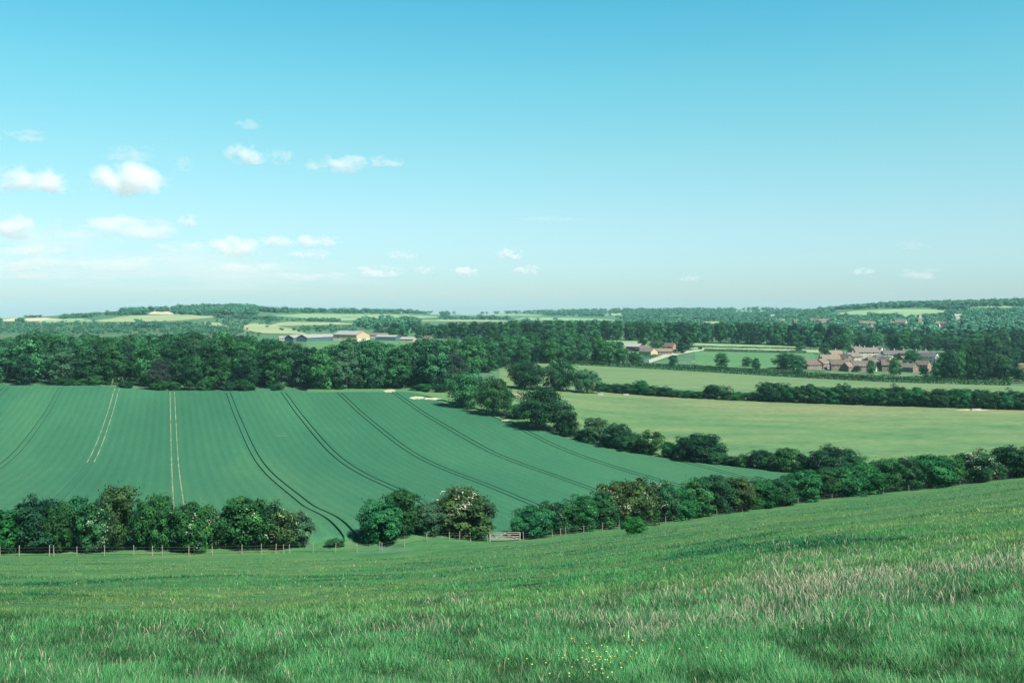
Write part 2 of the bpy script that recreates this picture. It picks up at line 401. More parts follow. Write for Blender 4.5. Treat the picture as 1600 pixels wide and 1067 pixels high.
# ------------------------------------------------------------------ far fields (outline read as ground points)
sheet_pix('paddock', [(1085, 547), (1290, 553)], [(985, 571), (1085, 573), (1290, 580)], M['paddock'], 'green paddock right of the brick farm', ymin=650, n=40, ny=14)
sheet_pix('paddock', [(1075, 536), (1280, 543)], [(1075, 546), (1290, 552)], M['green_field'], 'narrow pale field in front of the tree belt', ymin=800, n=30)
sheet_pix('paddock', [(945, 531), (1040, 531)], [(945, 541), (1040, 541)], M['green_field'], 'small bright field behind the brick farm', ymin=800, n=20)
sheet_pix('paddock', [(478, 533), (640, 532)], [(478, 552), (640, 552)], M['paddock'], 'green pasture in front of the big tan barn', ymin=700, n=30)
sheet_pix('paddock', [(1250, 581), (1600, 592)], [(1250, 587), (1600, 599)], M['hay2'], 'thin pale paddock strip below the brick houses', ymin=560, n=30, ny=5)
sheet_pix('stubble_field', [(-40, 497), (60, 497), (100, 496)], [(-40, 503), (60, 502), (100, 501)], M['beige_field'], 'beige dry field on the far left skyline', ymin=1500)
sheet_pix('pale_field', [(145, 499), (200, 494), (270, 492), (340, 491)], [(145, 503), (200, 503.5), (270, 502), (340, 496)], M['pale_field'], 'pale yellow field on the left hill', ymin=1200)
sheet_pix('stubble_field', [(232, 487), (272, 487)], [(232, 491.5), (272, 491.5)], M['beige_field'], 'small beige field high on the left hill', ymin=1400)
sheet_pix('green_field', [(60, 500), (145, 497)], [(60, 505), (145, 503)], M['green_field'], 'dull green field low on the far left hill', ymin=1400)
sheet_pix('green_field', [(425, 489), (520, 491), (690, 492)], [(425, 493), (520, 502), (690, 496)], M['green_field'], 'broad green field on the hill behind the tan barn', ymin=1200)
sheet_pix('pale_field', [(420, 503), (555, 504)], [(420, 510), (555, 507)], M['pale_field'], 'pale strip field behind the barn', ymin=1100)
sheet_pix('pale_field', [(310, 503), (358, 506)], [(310, 509), (358, 511)], M['pale_field'], 'small pale slope among scrub', ymin=1100)
sheet_pix('pale_field', [(370, 505), (410, 506), (480, 518)], [(370, 514), (410, 521), (480, 523)], M['pale_field'], 'pale grass slope left of the barns', ymin=1050)
sheet_pix('scrub_slope', [(0, 504), (200, 505), (320, 505), (400, 508)], [(0, 528), (200, 528), (320, 528), (400, 526)], M['scrub'], 'scrubby dark green down behind the left wood', lift=.2, ymin=900, n=40, ny=14, cat='slope')
sheet_pix('pale_field', [(655, 499.5), (800, 500.5)], [(655, 502), (800, 503)], M['pale_field'], 'thin pale field above the tree belt', ymin=1100)
sheet_pix('green_field', [(700, 490), (850, 491)], [(700, 493), (850, 494)], M['green_field'], 'distant green strip in the middle of the horizon', ymin=2000)
sheet_pix('green_field', [(800, 495), (975, 499)], [(800, 500), (975, 502)], M['green_field'], 'green strip beyond the tree belt', ymin=1200)
sheet_pix('pale_field', [(1095, 502.5), (1128, 502.5)], [(1095, 506), (1128, 506)], M['pale_field'], 'small pale clearing in the wood right of centre', ymin=1200)
sheet_pix('green_field', [(1148, 485), (1204, 485)], [(1148, 488), (1204, 488)], M['green_field'], 'thin green field on the far skyline right of centre', ymin=2000)
sheet_pix('pale_field', [(945, 490), (978, 490)], [(945, 493), (978, 493)], M['pale_field'], 'tiny pale field among far woods', ymin=1800)
sheet_pix('pale_field', [(1050, 491), (1070, 491)], [(1050, 494), (1070, 494)], M['green_field'], 'tiny green field among far woods', ymin=1800)
sheet_pix('green_field', [(1285, 488), (1400, 483.5), (1510, 484)], [(1285, 489.5), (1330, 496), (1420, 502), (1460, 496), (1510, 489)], M['green_field'], 'large smooth green field on the right hill', ymin=1500, n=50, ny=16)
sheet_pix('stubble_field', [(1570, 484), (1640, 484)], [(1570, 488), (1640, 489)], M['pale_field'], 'pale yellow field at the right edge', ymin=1500)
sheet_pix('pale_field', [(1438, 478.5), (1472, 478.5)], [(1438, 480.5), (1472, 480.5)], M['green_field'], 'small field on the right ridge', ymin=1900)
sheet_pix('green_field', [(1515, 477.5), (1585, 478)], [(1515, 481), (1585, 481)], M['green_field'], 'green strip under the right ridge wood', ymin=1900)
sheet_pix('pond', [(1008, 560), (1026, 559)], [(1008, 565), (1024, 565)], M['water'], 'small dark pond below the brick farm', ymin=700, lift=.15, cat='pond')
sheet_pix('lane', [(1014, 563), (1040, 553.5), (1075, 549), (1108, 544.5)], [(1014, 569), (1045, 558), (1080, 551.5), (1108, 546)], M['lane'], 'pale farm track leading to the brick farm', ymin=700, lift=.4, cat='track')
sheet_pix('lane', [(1095, 543.5), (1200, 546), (1290, 548)], [(1095, 544.6), (1200, 547.4), (1290, 549.4)], M['lane'], 'pale road between two low hedges', ymin=750, lift=.4, cat='road')

# ------------------------------------------------------------------ foliage
def leaf_cloud(pts, nrm, size, r_, tone, asp=.7, jit=.55):
    n = len(pts)
    nn = nrm + r_.normal(0, jit, (n, 3)); nn /= np.linalg.norm(nn, axis=1)[:, None] + 1e-9
    a = np.cross(nn, r_.normal(0, 1, (n, 3))); a /= np.linalg.norm(a, axis=1)[:, None] + 1e-9
    b = np.cross(nn, a)
    s = size * (.65 + .7 * r_.random(n))[:, None]
    v = np.stack([pts - a * s * .5, pts + b * s * asp * .5, pts + a * s * .5 + nn * s * .15, pts - b * s * asp * .5], 1).reshape(-1, 3)
    f = np.arange(4 * n).reshape(n, 4)
    return v, f, tone

def crown_data(seed, w, h, base, nclump, nleaf, size, lobes=5, up=.35, rough=1.0, skirt=.0):
    """clumps of leaves over a lumpy crown of width w and height h whose underside is at base"""
    r_ = np.random.default_rng(seed); P = []; Nn = []; T = []
    lob = []
    hh = h - base
    for k in range(lobes):
        a = r_.random() * 6.283; q = .56 * w / 2 * (r_.random() ** .5) if k else 0
        rz = hh * (.34 + .16 * r_.random()); rx = w * (.24 + .10 * r_.random())
        zc = base + rz * .9 + (hh - 2 * rz * .95) * r_.random() * (1 if k % 2 else .15)
        lob.append((np.array([math.cos(a) * q, math.sin(a) * q, zc]), np.array([rx, rx, rz])))
    lob[0] = (np.array([0, 0, base + hh * .55]), np.array([w * .36, w * .36, hh * .46]))
    per = max(1, nclump // len(lob))
    for c, rad in lob:
        for _ in range(per):
            d = r_.normal(0, 1, 3); d[2] = d[2] * .9 + up; d /= np.linalg.norm(d)
            cc = c + d * rad * (.80 + .28 * r_.random())
            cr = (.085 + .10 * r_.random()) * min(w, hh) * (1.0 if nclump > 60 else 1.35)
            dd = r_.normal(0, 1, (nleaf, 3)); dd += d * .5; dd[:, 2] += .55
            dd /= np.linalg.norm(dd, axis=1)[:, None]
            rr = cr * (.6 + .45 * r_.random(nleaf) ** .6) * (1 + .25 * rough * r_.normal(0, 1, nleaf) * (r_.random(nleaf) < .25))
            p = cc + dd * rr[:, None] * np.array([1, 1, .8])
            P.append(p); Nn.append(dd + d * .4 + np.array([0, 0, .25])); T.append(np.clip(.5 + .28 * r_.normal() + .14 * r_.normal(0, 1, nleaf), 0, 1))
    P = np.concatenate(P); Nn = np.concatenate(Nn); T = np.concatenate(T)
    k = P[:, 2] > base * .75 - .02
    P, Nn, T = P[k], Nn[k], T[k]
    if skirt:
        pass
    return leaf_cloud(P, Nn, size, r_, T, jit=.42)

def tube(pts, rad, n=7):
    V_, F_ = [], []
    for i, (p, r_) in enumerate(zip(pts, rad)):
        for k in range(n):
            a = 6.283 * k / n; V_.append((p[0] + r_ * math.cos(a), p[1] + r_ * math.sin(a), p[2]))
        if i:
            for k in range(n): F_.append(((i - 1) * n + k, (i - 1) * n + (k + 1) % n, i * n + (k + 1) % n, i * n + k))
    return V_, F_
def trunk_mesh(seed, h, base, r0, w, limbs=6, multi=1):
    r_ = np.random.default_rng(seed); V_, F_ = [], []
    def addt(p, q):
        v, f = tube(p, q); o = len(V_); V_.extend(v); F_.extend([tuple(i + o for i in t) for t in f])
    for s in range(multi):
        lean = r_.normal(0, .10, 2) * (1 if multi == 1 else 2.6) * h * .3; o0 = r_.normal(0, .25, 2) if multi > 1 else np.zeros(2)
        pts = [(o0[0] + lean[0] * t ** 1.3, o0[1] + lean[1] * t ** 1.3, h * .8 * t - .3 * (t == 0)) for t in (0, .06, .25, .5, .75, 1)]
        addt(pts, [r0 * q for q in (1.5, 1.1, .9, .65, .4, .12)])
        for k in range(limbs):
            a = 6.283 * (k / limbs) + r_.random(); z0 = base * .7 + (h * .5 - base * .7) * r_.random() * .8; L_ = w * (.28 + .14 * r_.random())
            t0 = z0 / (h * .8); b0 = np.array([o0[0] + lean[0] * t0 ** 1.3, o0[1] + lean[1] * t0 ** 1.3, z0])
            pp = [b0 + np.array([math.cos(a) * L_ * t, math.sin(a) * L_ * t, L_ * .9 * t - L_ * .2 * t * t]) for t in (0, .35, .7, 1)]
            addt(pp, [r0 * .5, r0 * .36, r0 * .22, r0 * .06])
    me = bpy.data.meshes.new('trunk'); me.from_pydata([tuple(q) for q in V_], [], F_); me.materials.append(M['bark']); me.update()
    return me

def crown_mesh(name, material, **k):
    v, f, t = crown_data(**k); return mesh_np(name, v, f, material, tone=t)

# prototypes: unit size (width, height) in metres, scaled for every single plant
def real(d):
    v = d[0]; return 2 * float(np.percentile(np.hypot(v[:, 0], v[:, 1]), 97)), float(np.percentile(v[:, 2], 99.6))
WOOD = []
for s in range(9):
    w, h = 13 + (s % 3) * 1.5, 20 + (s % 2) * 1.5
    d = crown_data(100 + s, w, h, .5, 120, 70, .74, lobes=8 + s % 3)
    w, h = real(d); WOOD.append((w, h, d, trunk_mesh(300 + s, h, 5, .42, w)))
SHRUB = []
for s in range(10):
    w, h = 7.0, 7.5
    d = crown_data(140 + s, w, h, .05 + .25 * (s % 2), 150, 105, .33, lobes=8 + s % 4, up=.3, rough=1.5)
    w, h = real(d); SHRUB.append((w, h, d, trunk_mesh(340 + s, h, 1.0, .13, w, 5, 3)))
OAK = []
for s in range(4):
    w, h = 17, 15
    d = crown_data(180 + s, w, h, 1.0, 170, 95, .55, lobes=10, up=.3, rough=1.2)
    w, h = real(d); OAK.append((w, h, d, trunk_mesh(380 + s, h, 3.0, .45, w, 8)))
_cm = {}
def proto_mesh(lib, i, mk):
    key = (id(lib), i, mk)
    if key not in _cm:
        v, f, t = lib[i][2]; _cm[key] = mesh_np('crown_' + mk, v, f, M[mk], tone=t)
    return _cm[key]
_bl = {}
def blossom_mesh(lib, i, frac, seed):
    key = (id(lib), i, frac)
    if key not in _bl:
        v, f, t = lib[i][2]; r_ = np.random.default_rng(seed)
        cen = v.reshape(-1, 4, 3).mean(1)
        w, h = lib[i][0], lib[i][1]
        n = fbm(cen[:, 0] * .7 + cen[:, 2] * .5 + seed, cen[:, 1] * .7 - cen[:, 2] * .4, 3)
        k = np.where((n > np.quantile(n, 1 - frac)) & (r_.random(len(cen)) < .6))[0]
        c = cen[k] * np.array([1.02, 1.02, 1.01]); d = c - np.array([0, 0, h * .45]); d /= np.linalg.norm(d, axis=1)[:, None]
        v2, f2, t2 = leaf_cloud(c + d * .10, d, .2, r_, r_.random(len(k)), asp=.9, jit=.4)
        _bl[key] = mesh_np('blossom', v2, f2, M['blossom'], tone=t2)
    return _bl[key]

def plant(name, lib, i, mk, loc, w, h, label, cat, group=None, blossom=0, rot=None, crown='crown', trunk='trunk'):
    e = obj(name, None, label=label, cat=cat, group=group, loc=loc)
    e.empty_display_size = .5
    e.rotation_euler = (0, 0, random.random() * 6.283 if rot is None else rot)
    sw, sh = w / lib[i][0], h / lib[i][1]; e.scale = (sw, sw, sh)
    obj(crown, proto_mesh(lib, i, mk), e)
    obj(trunk, lib[i][3], e)
    if blossom: obj('blossom', blossom_mesh(lib, i, blossom, i * 7 + 3), e)
    return e

def plant_px(name, lib, i, mk, px, Y, hpx, wpx, label, cat, group=None, blossom=0, **k):
    return plant(name, lib, i, mk, at(px, Y), wpx / F * Y, hpx / F * Y, label, cat, group, blossom, **k)

# hedge left of the gate: (px, metres behind the fence, height px, width px, leaf, blossom, label)
GL = 'hedgerow shrubs behind the meadow fence'
left = [
 (-26, 4, 74, 64, 'leaf_hedge', 0, 'dark bush cut by the left edge of the hedge row'),
 (22, 4, 72, 62, 'leaf_bright', 0, 'low bright bush at the left end of the fence'),
 (60, 5, 92, 74, 'leaf_dark', 0, 'broad dark rounded shrub near the left end of the fence'),
 (100, 4, 84, 52, 'leaf_hedge', 0, 'dark leafy shrub with bright sprays left of the blossoming one'),
 (122, 5, 90, 50, 'leaf_bright', 0, 'vivid green shrub in the middle of the left hedge clump'),
 (152, 3.5, 84, 54, 'leaf_hedge', .10, 'dark shrub with white blossom at its middle beside a post'),
 (188, 5.5, 106, 66, 'leaf_olive', 0, 'tallest olive-topped tree of the left hedge clump'),
 (226, 5, 88, 48, 'leaf_hedge', 0, 'loose tree arching over the gap that shows the crop'),
 (250, 4.5, 92, 46, 'leaf_hedge', 0, 'spindly shrub in front of the pale chalk wheel tracks'),
 (300, 4, 80, 64, 'leaf_hedge', .02, 'round full shrub right of the pale wheel tracks'),
 (340, 6, 60, 40, 'leaf_pale', 0, 'thin pale shrub between two fuller round ones'),
 (380, 4, 86, 78, 'leaf_hedge', .03, 'wide dark shrub at the middle of the left fence'),
 (432, 4, 76, 64, 'leaf_olive', .10, 'yellowish blossoming shrub near the right end of the left hedge'),
 (464, 4.5, 58, 40, 'leaf_pale', .10, 'small pale feathery shrub ending the left hedge'),
 (525, 3.5, 14, 28, 'leaf_hedge', 0, 'tiny low bush standing alone at the fence'),
 (588, 4.5, 80, 66, 'leaf_bright', 0, 'leafy tree with bare lower stems left of the gate'),
 (628, 5, 88, 62, 'leaf_hedge', 0, 'dark middle tree of the clump left of the gate'),
 (672, 5, 66, 46, 'leaf_pale', 0, 'lower greyish shrub between two bigger trees by the gate'),
 (722, 5, 92, 92, 'leaf_olive', .13, 'big round hawthorn full of cream blossom beside the gate'),
 (748, 3, 56, 40, 'leaf_bright', .02, 'small bright shrub tucked under the blossoming hawthorn by the gate'),
]
for n, (px, off, hp, wp, mk, bl, lab) in enumerate(left):
    plant_px('hedge_shrub', SHRUB, n * 3 % 10, mk, px, float(hedge_y(px)) + off, hp * (.92 if px < 540 else .80), wp * 1.18, lab, 'shrub', GL, bl, crown='foliage', trunk='stem')

GR = 'shrubs of the hedge right of the gate'
right = [
 (828, 4, 56, 56, 'leaf_bright', .02, 'first bright shrub right of the wooden gate'),
 (858, 4, 58, 44, 'leaf_hedge', .03, 'second shrub right of the wooden gate'),
 (882, 4, 56, 44, 'leaf_hedge', 0, 'third shrub right of the gate, mid green'),
 (908, 4.5, 62, 48, 'leaf_bright', .03, 'green shrub just left of the blossoming pair behind the lone bush'),
 (938, 4.5, 66, 48, 'leaf_hedge', 0, 'shrub left of the blossom-topped hawthorn in the right hedge'),
 (962, 5, 80, 54, 'leaf_olive', .14, 'blossom-topped hawthorn above and left of the lone bush'),
 (998, 5, 82, 56, 'leaf_olive', .02, 'tall olive shrub directly behind the lone bush'),
 (1030, 4.5, 74, 46, 'leaf_hedge', .10, 'shrub flecked with white right of the lone bush'),
 (1058, 4, 56, 48, 'leaf_bright', 0, 'low bright shrub with yellow-green sprays right of the lone bush'),
 (1086, 4.5, 66, 54, 'leaf_hedge', 0, 'dark shrub where the right hedge begins to climb'),
 (1116, 5, 68, 52, 'leaf_dark', 0, 'dense dark shrub midway along the right hedge'),
 (1148, 4.5, 60, 52, 'leaf_olive', 0, 'greyish olive shrub midway along the right hedge'),
 (1182, 4, 52, 56, 'leaf_bright', 0, 'low bright shrub below the field corner'),
 (1218, 4, 46, 54, 'leaf_hedge', 0, 'low rounded shrub at the field corner'),
 (1252, 4.5, 54, 56, 'leaf_bright', 0, 'bright spreading shrub right of the field corner'),
 (1288, 4.5, 54, 52, 'leaf_hedge', 0, 'mid green shrub in front of the dark blossoming thorn'),
 (1322, 4.5, 54, 54, 'leaf_bright', 0, 'shrub with olive sprays right of the dark blossoming thorn'),
 (1354, 4.5, 56, 50, 'leaf_bright', 0, 'glossy green shrub left of the darkest shrub'),
 (1386, 4.5, 58, 50, 'leaf_hedge', 0, 'tall green shrub with shaded foot by the meadow'),
 (1416, 4.5, 58, 48, 'leaf_dark', 0, 'darkest shrub of the right hedge with black foot'),
 (1452, 4.5, 58, 62, 'leaf_bright', 0, 'broad green shrub left of the white blossoming thorn'),
 (1486, 4.5, 52, 44, 'leaf_hedge', 0, 'shrub touching the white blossoming thorn'),
 (1522, 4, 58, 60, 'leaf_hedge', .22, 'thorn covered with white blossom near the right edge'),
 (1556, 3, 30, 26, 'leaf_hedge', .05, 'very small shrub between the white thorn and the edge'),
 (1588, 4, 54, 64, 'leaf_dark', 0, 'dark bush at the right edge of the hedge'),
 (1636, 4, 54, 60, 'leaf_hedge', 0, 'bush of the near hedge just past the right edge'),
]
for n, (px, off, hp, wp, mk, bl, lab) in enumerate(right):
    plant_px('hedge_shrub', SHRUB, (n * 7 + 2) % 10, mk, px, float(hedge_y(px)) + off, hp * .86, wp * 1.28, lab, 'shrub', GR, bl, crown='foliage', trunk='stem')
plant_px('hedge_shrub', SHRUB, 4, 'leaf_bright', 992, hit(992, 834), 27, 40, 'lone round bush standing out in the meadow before the hedge', 'shrub', None, 0, crown='foliage', trunk='stem')

# trees and bushes along the right-hand boundary of the crop field
GB = 'trees and bushes along the crop field edge'
bt = [
 (OAK, 732, 425, 58, 64, 'leaf_wood', 0, 'pale-tipped oak at the corner of the wood and the crop field'),
 (OAK, 772, 405, 60, 64, 'leaf_wood', .03, 'dense oak casting shadow on the crop field corner'),
 (OAK, 820, 520, 44, 58, 'leaf_dark', 0, 'very dark round oak behind the crop field edge'),
 (OAK, 875, 525, 50, 66, 'leaf_wood', .05, 'big light-topped oak with a pale hollow in its crown'),
 (OAK, 918, 522, 36, 46, 'leaf_wood', 0, 'smaller round oak with visible trunk beside the hay meadow'),
 (OAK, 848, 372, 66, 92, 'leaf_dark', 0, 'large dark leaning oak overhanging the crop field edge'),
 (SHRUB, 886, 358, 44, 34, 'leaf_dark', 0, 'dark bush joined to the right side of the leaning oak'),
 (SHRUB, 806, 396, 22, 40, 'leaf_wood', 0, 'low bush left of the leaning oak'),
 (SHRUB, 930, 346, 40, 42, 'leaf_pale', .01, 'dull greyish bush standing apart at the field edge'),
 (SHRUB, 966, 333, 40, 42, 'leaf_dark', 0, 'dark bush with a pointed top right of the greyish bush'),
 (SHRUB, 992, 326, 30, 38, 'leaf_hedge', .02, 'low dark bush in the field edge group of four'),
 (SHRUB, 1018, 321, 38, 38, 'leaf_hedge', .06, 'bush with pale blossom in the field edge group of four'),
 (SHRUB, 1044, 315, 24, 26, 'leaf_bright', 0, 'small green bush closing the field edge group of four'),
 (SHRUB, 1066, 309, 36, 34, 'leaf_dark', 0, 'narrow dark bush left of the broad black-green one'),
 (SHRUB, 1094, 304, 44, 62, 'leaf_dark', 0, 'broad black-green bush below the hay meadow'),
 (SHRUB, 1140, 296, 15, 24, 'leaf_dark', 0, 'tiny bush low in the field edge hedge'),
 (SHRUB, 1164, 292, 20, 30, 'leaf_hedge', .08, 'small bush with white flecks in the field edge hedge'),
 (SHRUB, 1188, 288, 30, 36, 'leaf_dark', .03, 'dark ragged bush near the crop field tip'),
 (SHRUB, 1232, 282, 38, 46, 'leaf_hedge', .08, 'ragged bush with blossom at the crop field tip'),
 (SHRUB, 1270, 278, 26, 36, 'leaf_dark', 0, 'low dark bush between the two blossoming thorns'),
 (SHRUB, 1118, 299, 20, 30, 'leaf_hedge', 0, 'low green bush right of the broad black-green one'),
 (SHRUB, 1208, 285, 22, 34, 'leaf_hedge', 0, 'low bush between two ragged ones at the crop field tip'),
 (SHRUB, 1252, 280, 30, 36, 'leaf_dark', .02, 'small dark bush right of the ragged blossoming one'),
 (SHRUB, 1338, 271, 34, 50, 'leaf_hedge', 0, 'bush half hidden right of the wide dark thorn'),
 (SHRUB, 952, 338, 20, 26, 'leaf_hedge', 0, 'low bush between the greyish and the pointed bush'),
 (SHRUB, 908, 352, 16, 26, 'leaf_dark', 0, 'low bush between the leaning oak and the greyish bush'),
 (SHRUB, 1304, 274, 48, 70, 'leaf_dark', .07, 'wide dark thorn with white blossom patches behind the near hedge'),
]
for n, (lib, px, Y, hp, wp, mk, bl, lab) in enumerate(bt):
    k_ = lib is SHRUB and px > 900
    plant_px('oak_tree' if lib is OAK else 'field_bush', lib, n % len(lib), mk, px, Y, hp * (.98 if k_ else 1), wp * (1.2 if k_ else 1.05), lab, 'tree' if lib is OAK else 'bush', GB, bl, crown='crown' if lib is OAK else 'foliage', trunk='trunk' if lib is OAK else 'stem')

# overgrown hedge between the two hay meadows
GA = 'bushes of the hedge between the two hay meadows'
labsA = {945: 'leftmost low bush of the hedge between the hay meadows', 968: 'low dark bush right of the oak with visible trunk', 990: 'rounded bush with gap after it in the meadow hedge', 1012: 'brightest domed bush of the meadow hedge', 1125: 'tall pointed bush in the thin stretch of the meadow hedge'}
px = 945.0; n = 0
while px < 1640:
    Y = float(A_y(px)); wide = px > 1180
    hp = (27 if wide else 14) * (1 + .22 * (random.random() - .5)); wp = 30 if wide else 25
    if n in (3,): hp = 22
    if 1110 < px < 1135: hp = 22
    if 1040 < px < 1110: hp = 11
    if wide and n % 5 == 0: hp *= 1.15
    lab = None
    for k_, v_ in labsA.items():
        if abs(px - k_) < 12: lab = v_; labsA.pop(k_); break
    if lab is None: lab = 'bush in the tall dense right half of the hedge between the hay meadows' if wide else 'low bush in the thin left half of the hedge between the hay meadows'
    plant_px('field_bush', SHRUB, (n * 3 + 1) % 10, ['leaf_hedge', 'leaf_dark', 'leaf_hedge', 'leaf_bright'][n % 4], px, Y, hp, wp * 1.25, lab, 'bush', GA + (' right half' if wide else ' left half'), .05 if n % 6 == 4 else 0, crown='foliage', trunk='stem')
    px += (17 if wide else 20) * (.85 + .3 * random.random()); n += 1

# clipped hedges: each one object, leaves over a long low box
def hedge(name, pts, h, w, label, mk='leaf_hedge', group=None, leaf=.6, dens=7):
    r_ = np.random.default_rng(int(pts[0][0]) + 3); P = []; Nn = []
    pts = [(X(p, y), y) for p, y in pts]
    for (x0, y0), (x1, y1) in zip(pts[:-1], pts[1:]):
        L_ = math.hypot(x1 - x0, y1 - y0); n = int(L_ * dens * (2 * h + w))
        t = r_.random(n); d = np.array([x1 - x0, y1 - y0]) / L_; nr = np.array([-d[1], d[0]])
        a = r_.random(n) * (2 * h + w)
        off = np.where(a < h, -w / 2, np.where(a < h + w, a - h - w / 2, w / 2)); zz = np.where(a < h, a, np.where(a < h + w, h, 2 * h + w - a))
        nx = np.where(a < h, -1, np.where(a < h + w, 0, 1)); nz = np.where((a >= h) & (a < h + w), 1, .25)
        xx = x0 + (x1 - x0) * t + nr[0] * off; yy = y0 + (y1 - y0) * t + nr[1] * off
        hv = .75 + .5 * fbm(xx * .15, yy * .15, 2)
        z0 = gz(xx, yy)
        P.append(np.stack([xx, yy, z0 + zz * hv], 1) + r_.normal(0, .14, (n, 3))); Nn.append(np.stack([nr[0] * nx, nr[1] * nx, nz + 0 * nx], 1))
    P = np.concatenate(P); Nn = np.concatenate(Nn)
    c = P.mean(0); c[2] = P[:, 2].min()
    v, f, t = leaf_cloud(P - c, Nn, leaf, r_, np.clip(fbm(P[:, 0] * .3, P[:, 1] * .3 + P[:, 2], 2) + r_.normal(0, .12, len(P)), 0, 1))
    return obj(name, mesh_np(name, v, f, M[mk], tone=t), loc=tuple(c), label=label, cat='hedge', group=group)
qs = np.arange(860, 1640, 60)
hedge('hedge', [(p, float(Bh_y(p))) for p in qs], 2.6, 2.4, 'long low dark hedge along the top of the mown meadow')
hedge('hedge', [(p, float(Bh_y(p)) + 26) for p in np.arange(990, 1500, 60)], 2.2, 2.2, 'second low hedge just behind the meadow-top hedge below the houses')
hedge('hedge', [(p, hit(p, 543.5 + (p - 1080) * .02, 700)) for p in np.arange(1080, 1300, 40)], 2.0, 2.2, 'thin dark hedge on the far side of the pale road')
hedge('hedge', [(p, hit(p, 549.5 + (p - 1100) * .02, 700)) for p in np.arange(1100, 1300, 40)], 2.4, 2.4, 'thick dark hedge on the near side of the pale road')
hedge('hedge', [(1005, hit(1005, 559, 700)), (1027, hit(1027, 558.5, 700))], 2.0, 3, 'short dark hedge beside the pond at the brick farm')

# single trees by the lane hedge and farm
singles = [
 (1052, 571, 16, 14, 'leaf_dark', 'small dark tree in the meadow-top hedge nearest the brick farm'),
 (1128, 575.5, 24, 24, 'leaf_wood', 'tree twice as big as its neighbours in the paddock hedge'),
 (1168, 573.5, 16, 15, 'leaf_wood', 'left one of two small trees in the paddock hedge'),
 (1181, 578, 18, 14, 'leaf_wood', 'right one of two small trees in the paddock hedge'),
 (1228, 577, 26, 36, 'leaf_wood', 'broad tree beside the leftmost brick house'),
 (1248, 583, 28, 26, 'leaf_wood', 'tree with dark foot standing before the leftmost brick house'),
 (1361, 585, 22, 16, 'leaf_wood', 'slender pale tree before the middle brick houses'),
 (1397, 587, 28, 20, 'leaf_wood', 'slender tree with forked foot before the middle brick houses'),
 (1446, 590, 16, 15, 'leaf_dark', 'small dark mop-headed tree at the lane below the right brick house'),
 (1568, 596, 36, 22, 'leaf_dark', 'dark narrow tree at the end of the big right-hand clump'),
 (1592, 597, 22, 26, 'leaf_dark', 'low dark tree at the right edge by the lane'),
 (1250, 549, 17, 16, 'leaf_wood', 'round tree on the road hedge in front of the far wood'),
 (1290, 555, 20, 18, 'leaf_wood', 'round tree left of the upper houses'),
 (970, 544, 10, 10, 'leaf_dark', 'small tree left of the grey farm barn'),
 (1003, 540, 10, 14, 'leaf_dark', 'dark tree behind the grey farm barn'),
 (1024, 545, 14, 22, 'leaf_pale', 'pale rounded tree behind the brick farm'),
 (1036, 542, 14, 18, 'leaf_wood', 'mid green tree behind the pale one at the brick farm'),
 (1056, 545, 26, 22, 'leaf_wood', 'tall tree behind the brick farmhouse'),
 (1074, 546, 28, 24, 'leaf_wood', 'tallest tree right of the brick farmhouse'),
 (1064, 552.5, 18, 18, 'leaf_dark', 'dark ivy-like tree in front of the tall farm trees'),
 (1094, 546.5, 5, 6, 'leaf_dark', 'tiny round bush at the bend of the farm track'),
 (1340, 581, 10, 12, 'leaf_dark', 'small garden tree between brick houses'),
 (1375, 578, 13, 16, 'leaf_dark', 'dark garden tree right of the white shed roof'),
 (1425, 576, 28, 28, 'leaf_bright', 'bright green garden tree above the right brick house'),
 (1412, 580, 18, 18, 'leaf_pale', 'greyish garden tree left of the right brick house'),
 (1430, 580, 14, 14, 'leaf_wood', 'low garden tree beside the right brick house'),
 (1408, 566, 14, 18, 'leaf_wood', 'garden tree in front of the upper terrace end'),
 (1336, 558, 8, 10, 'leaf_dark', 'small dark tree left of the upper terrace'),
]
for n, (px, py, hp, wp, mk, lab) in enumerate(singles):
    lib = WOOD if hp > 15 else OAK
    plant_px('broadleaf_tree', lib, n % len(lib), mk, px, hit(px, py, 520), hp, wp * 1.15, lab, 'tree')

# ------------------------------------------------------------------ the wood along the far edge of the crop field
TOPW = curve([(-200, 528), (0, 531), (30, 528), (60, 523), (110, 526), (200, 526), (250, 521), (350, 520), (415, 528), (455, 533), (478, 545), (500, 549), (520, 540), (545, 532), (600, 534), (612, 541), (635, 541), (655, 533), (700, 527), (750, 527), (800, 524), (850, 518), (900, 521), (940, 527), (960, 534), (985, 546), (1010, 553)])
wood_front = curve([(-200, 474), (640, 474), (690, 478), (715, 500), (760, 600), (800, 690), (830, 735), (900, 745), (960, 745), (1010, 742)])
wood_depth = curve([(-200, 130), (380, 130), (430, 90), (480, 40), (640, 90), (760, 140), (830, 90), (960, 45), (1010, 12)])
GW = 'trees of the wood beyond the crop field'
GW2 = 'trees of the wood behind the hay meadows'
special = {}
cnt = 0
pos = []
for row in range(12):
    Yb = 474 + row * 11.5
    nx0 = X(-60, Yb); nx1 = X(700, Yb); xx = nx0 + random.random() * 8
    while xx < nx1:
        x = xx + random.uniform(-3, 3); y = Yb + random.uniform(-3.5, 3.5)
        xx += 12.5 if row == 0 else 15
        p = 800 + x / y * F
        if y < wood_front(p) - 1 or y > wood_front(p) + wood_depth(p): continue
        pos.append((x, y, p, row))
for row in range(30):
    Yb = 480 + row * 12
    xx = X(700, Yb)
    while xx < X(1012, Yb):
        x = xx + random.uniform(-3, 3); y = Yb + random.uniform(-4, 4); xx += 13
        p = 800 + x / y * F
        if p < 700 or y < wood_front(p) or y > wood_front(p) + wood_depth(p): continue
        pos.append((x, y, p, int((y - wood_front(p)) / 12)))
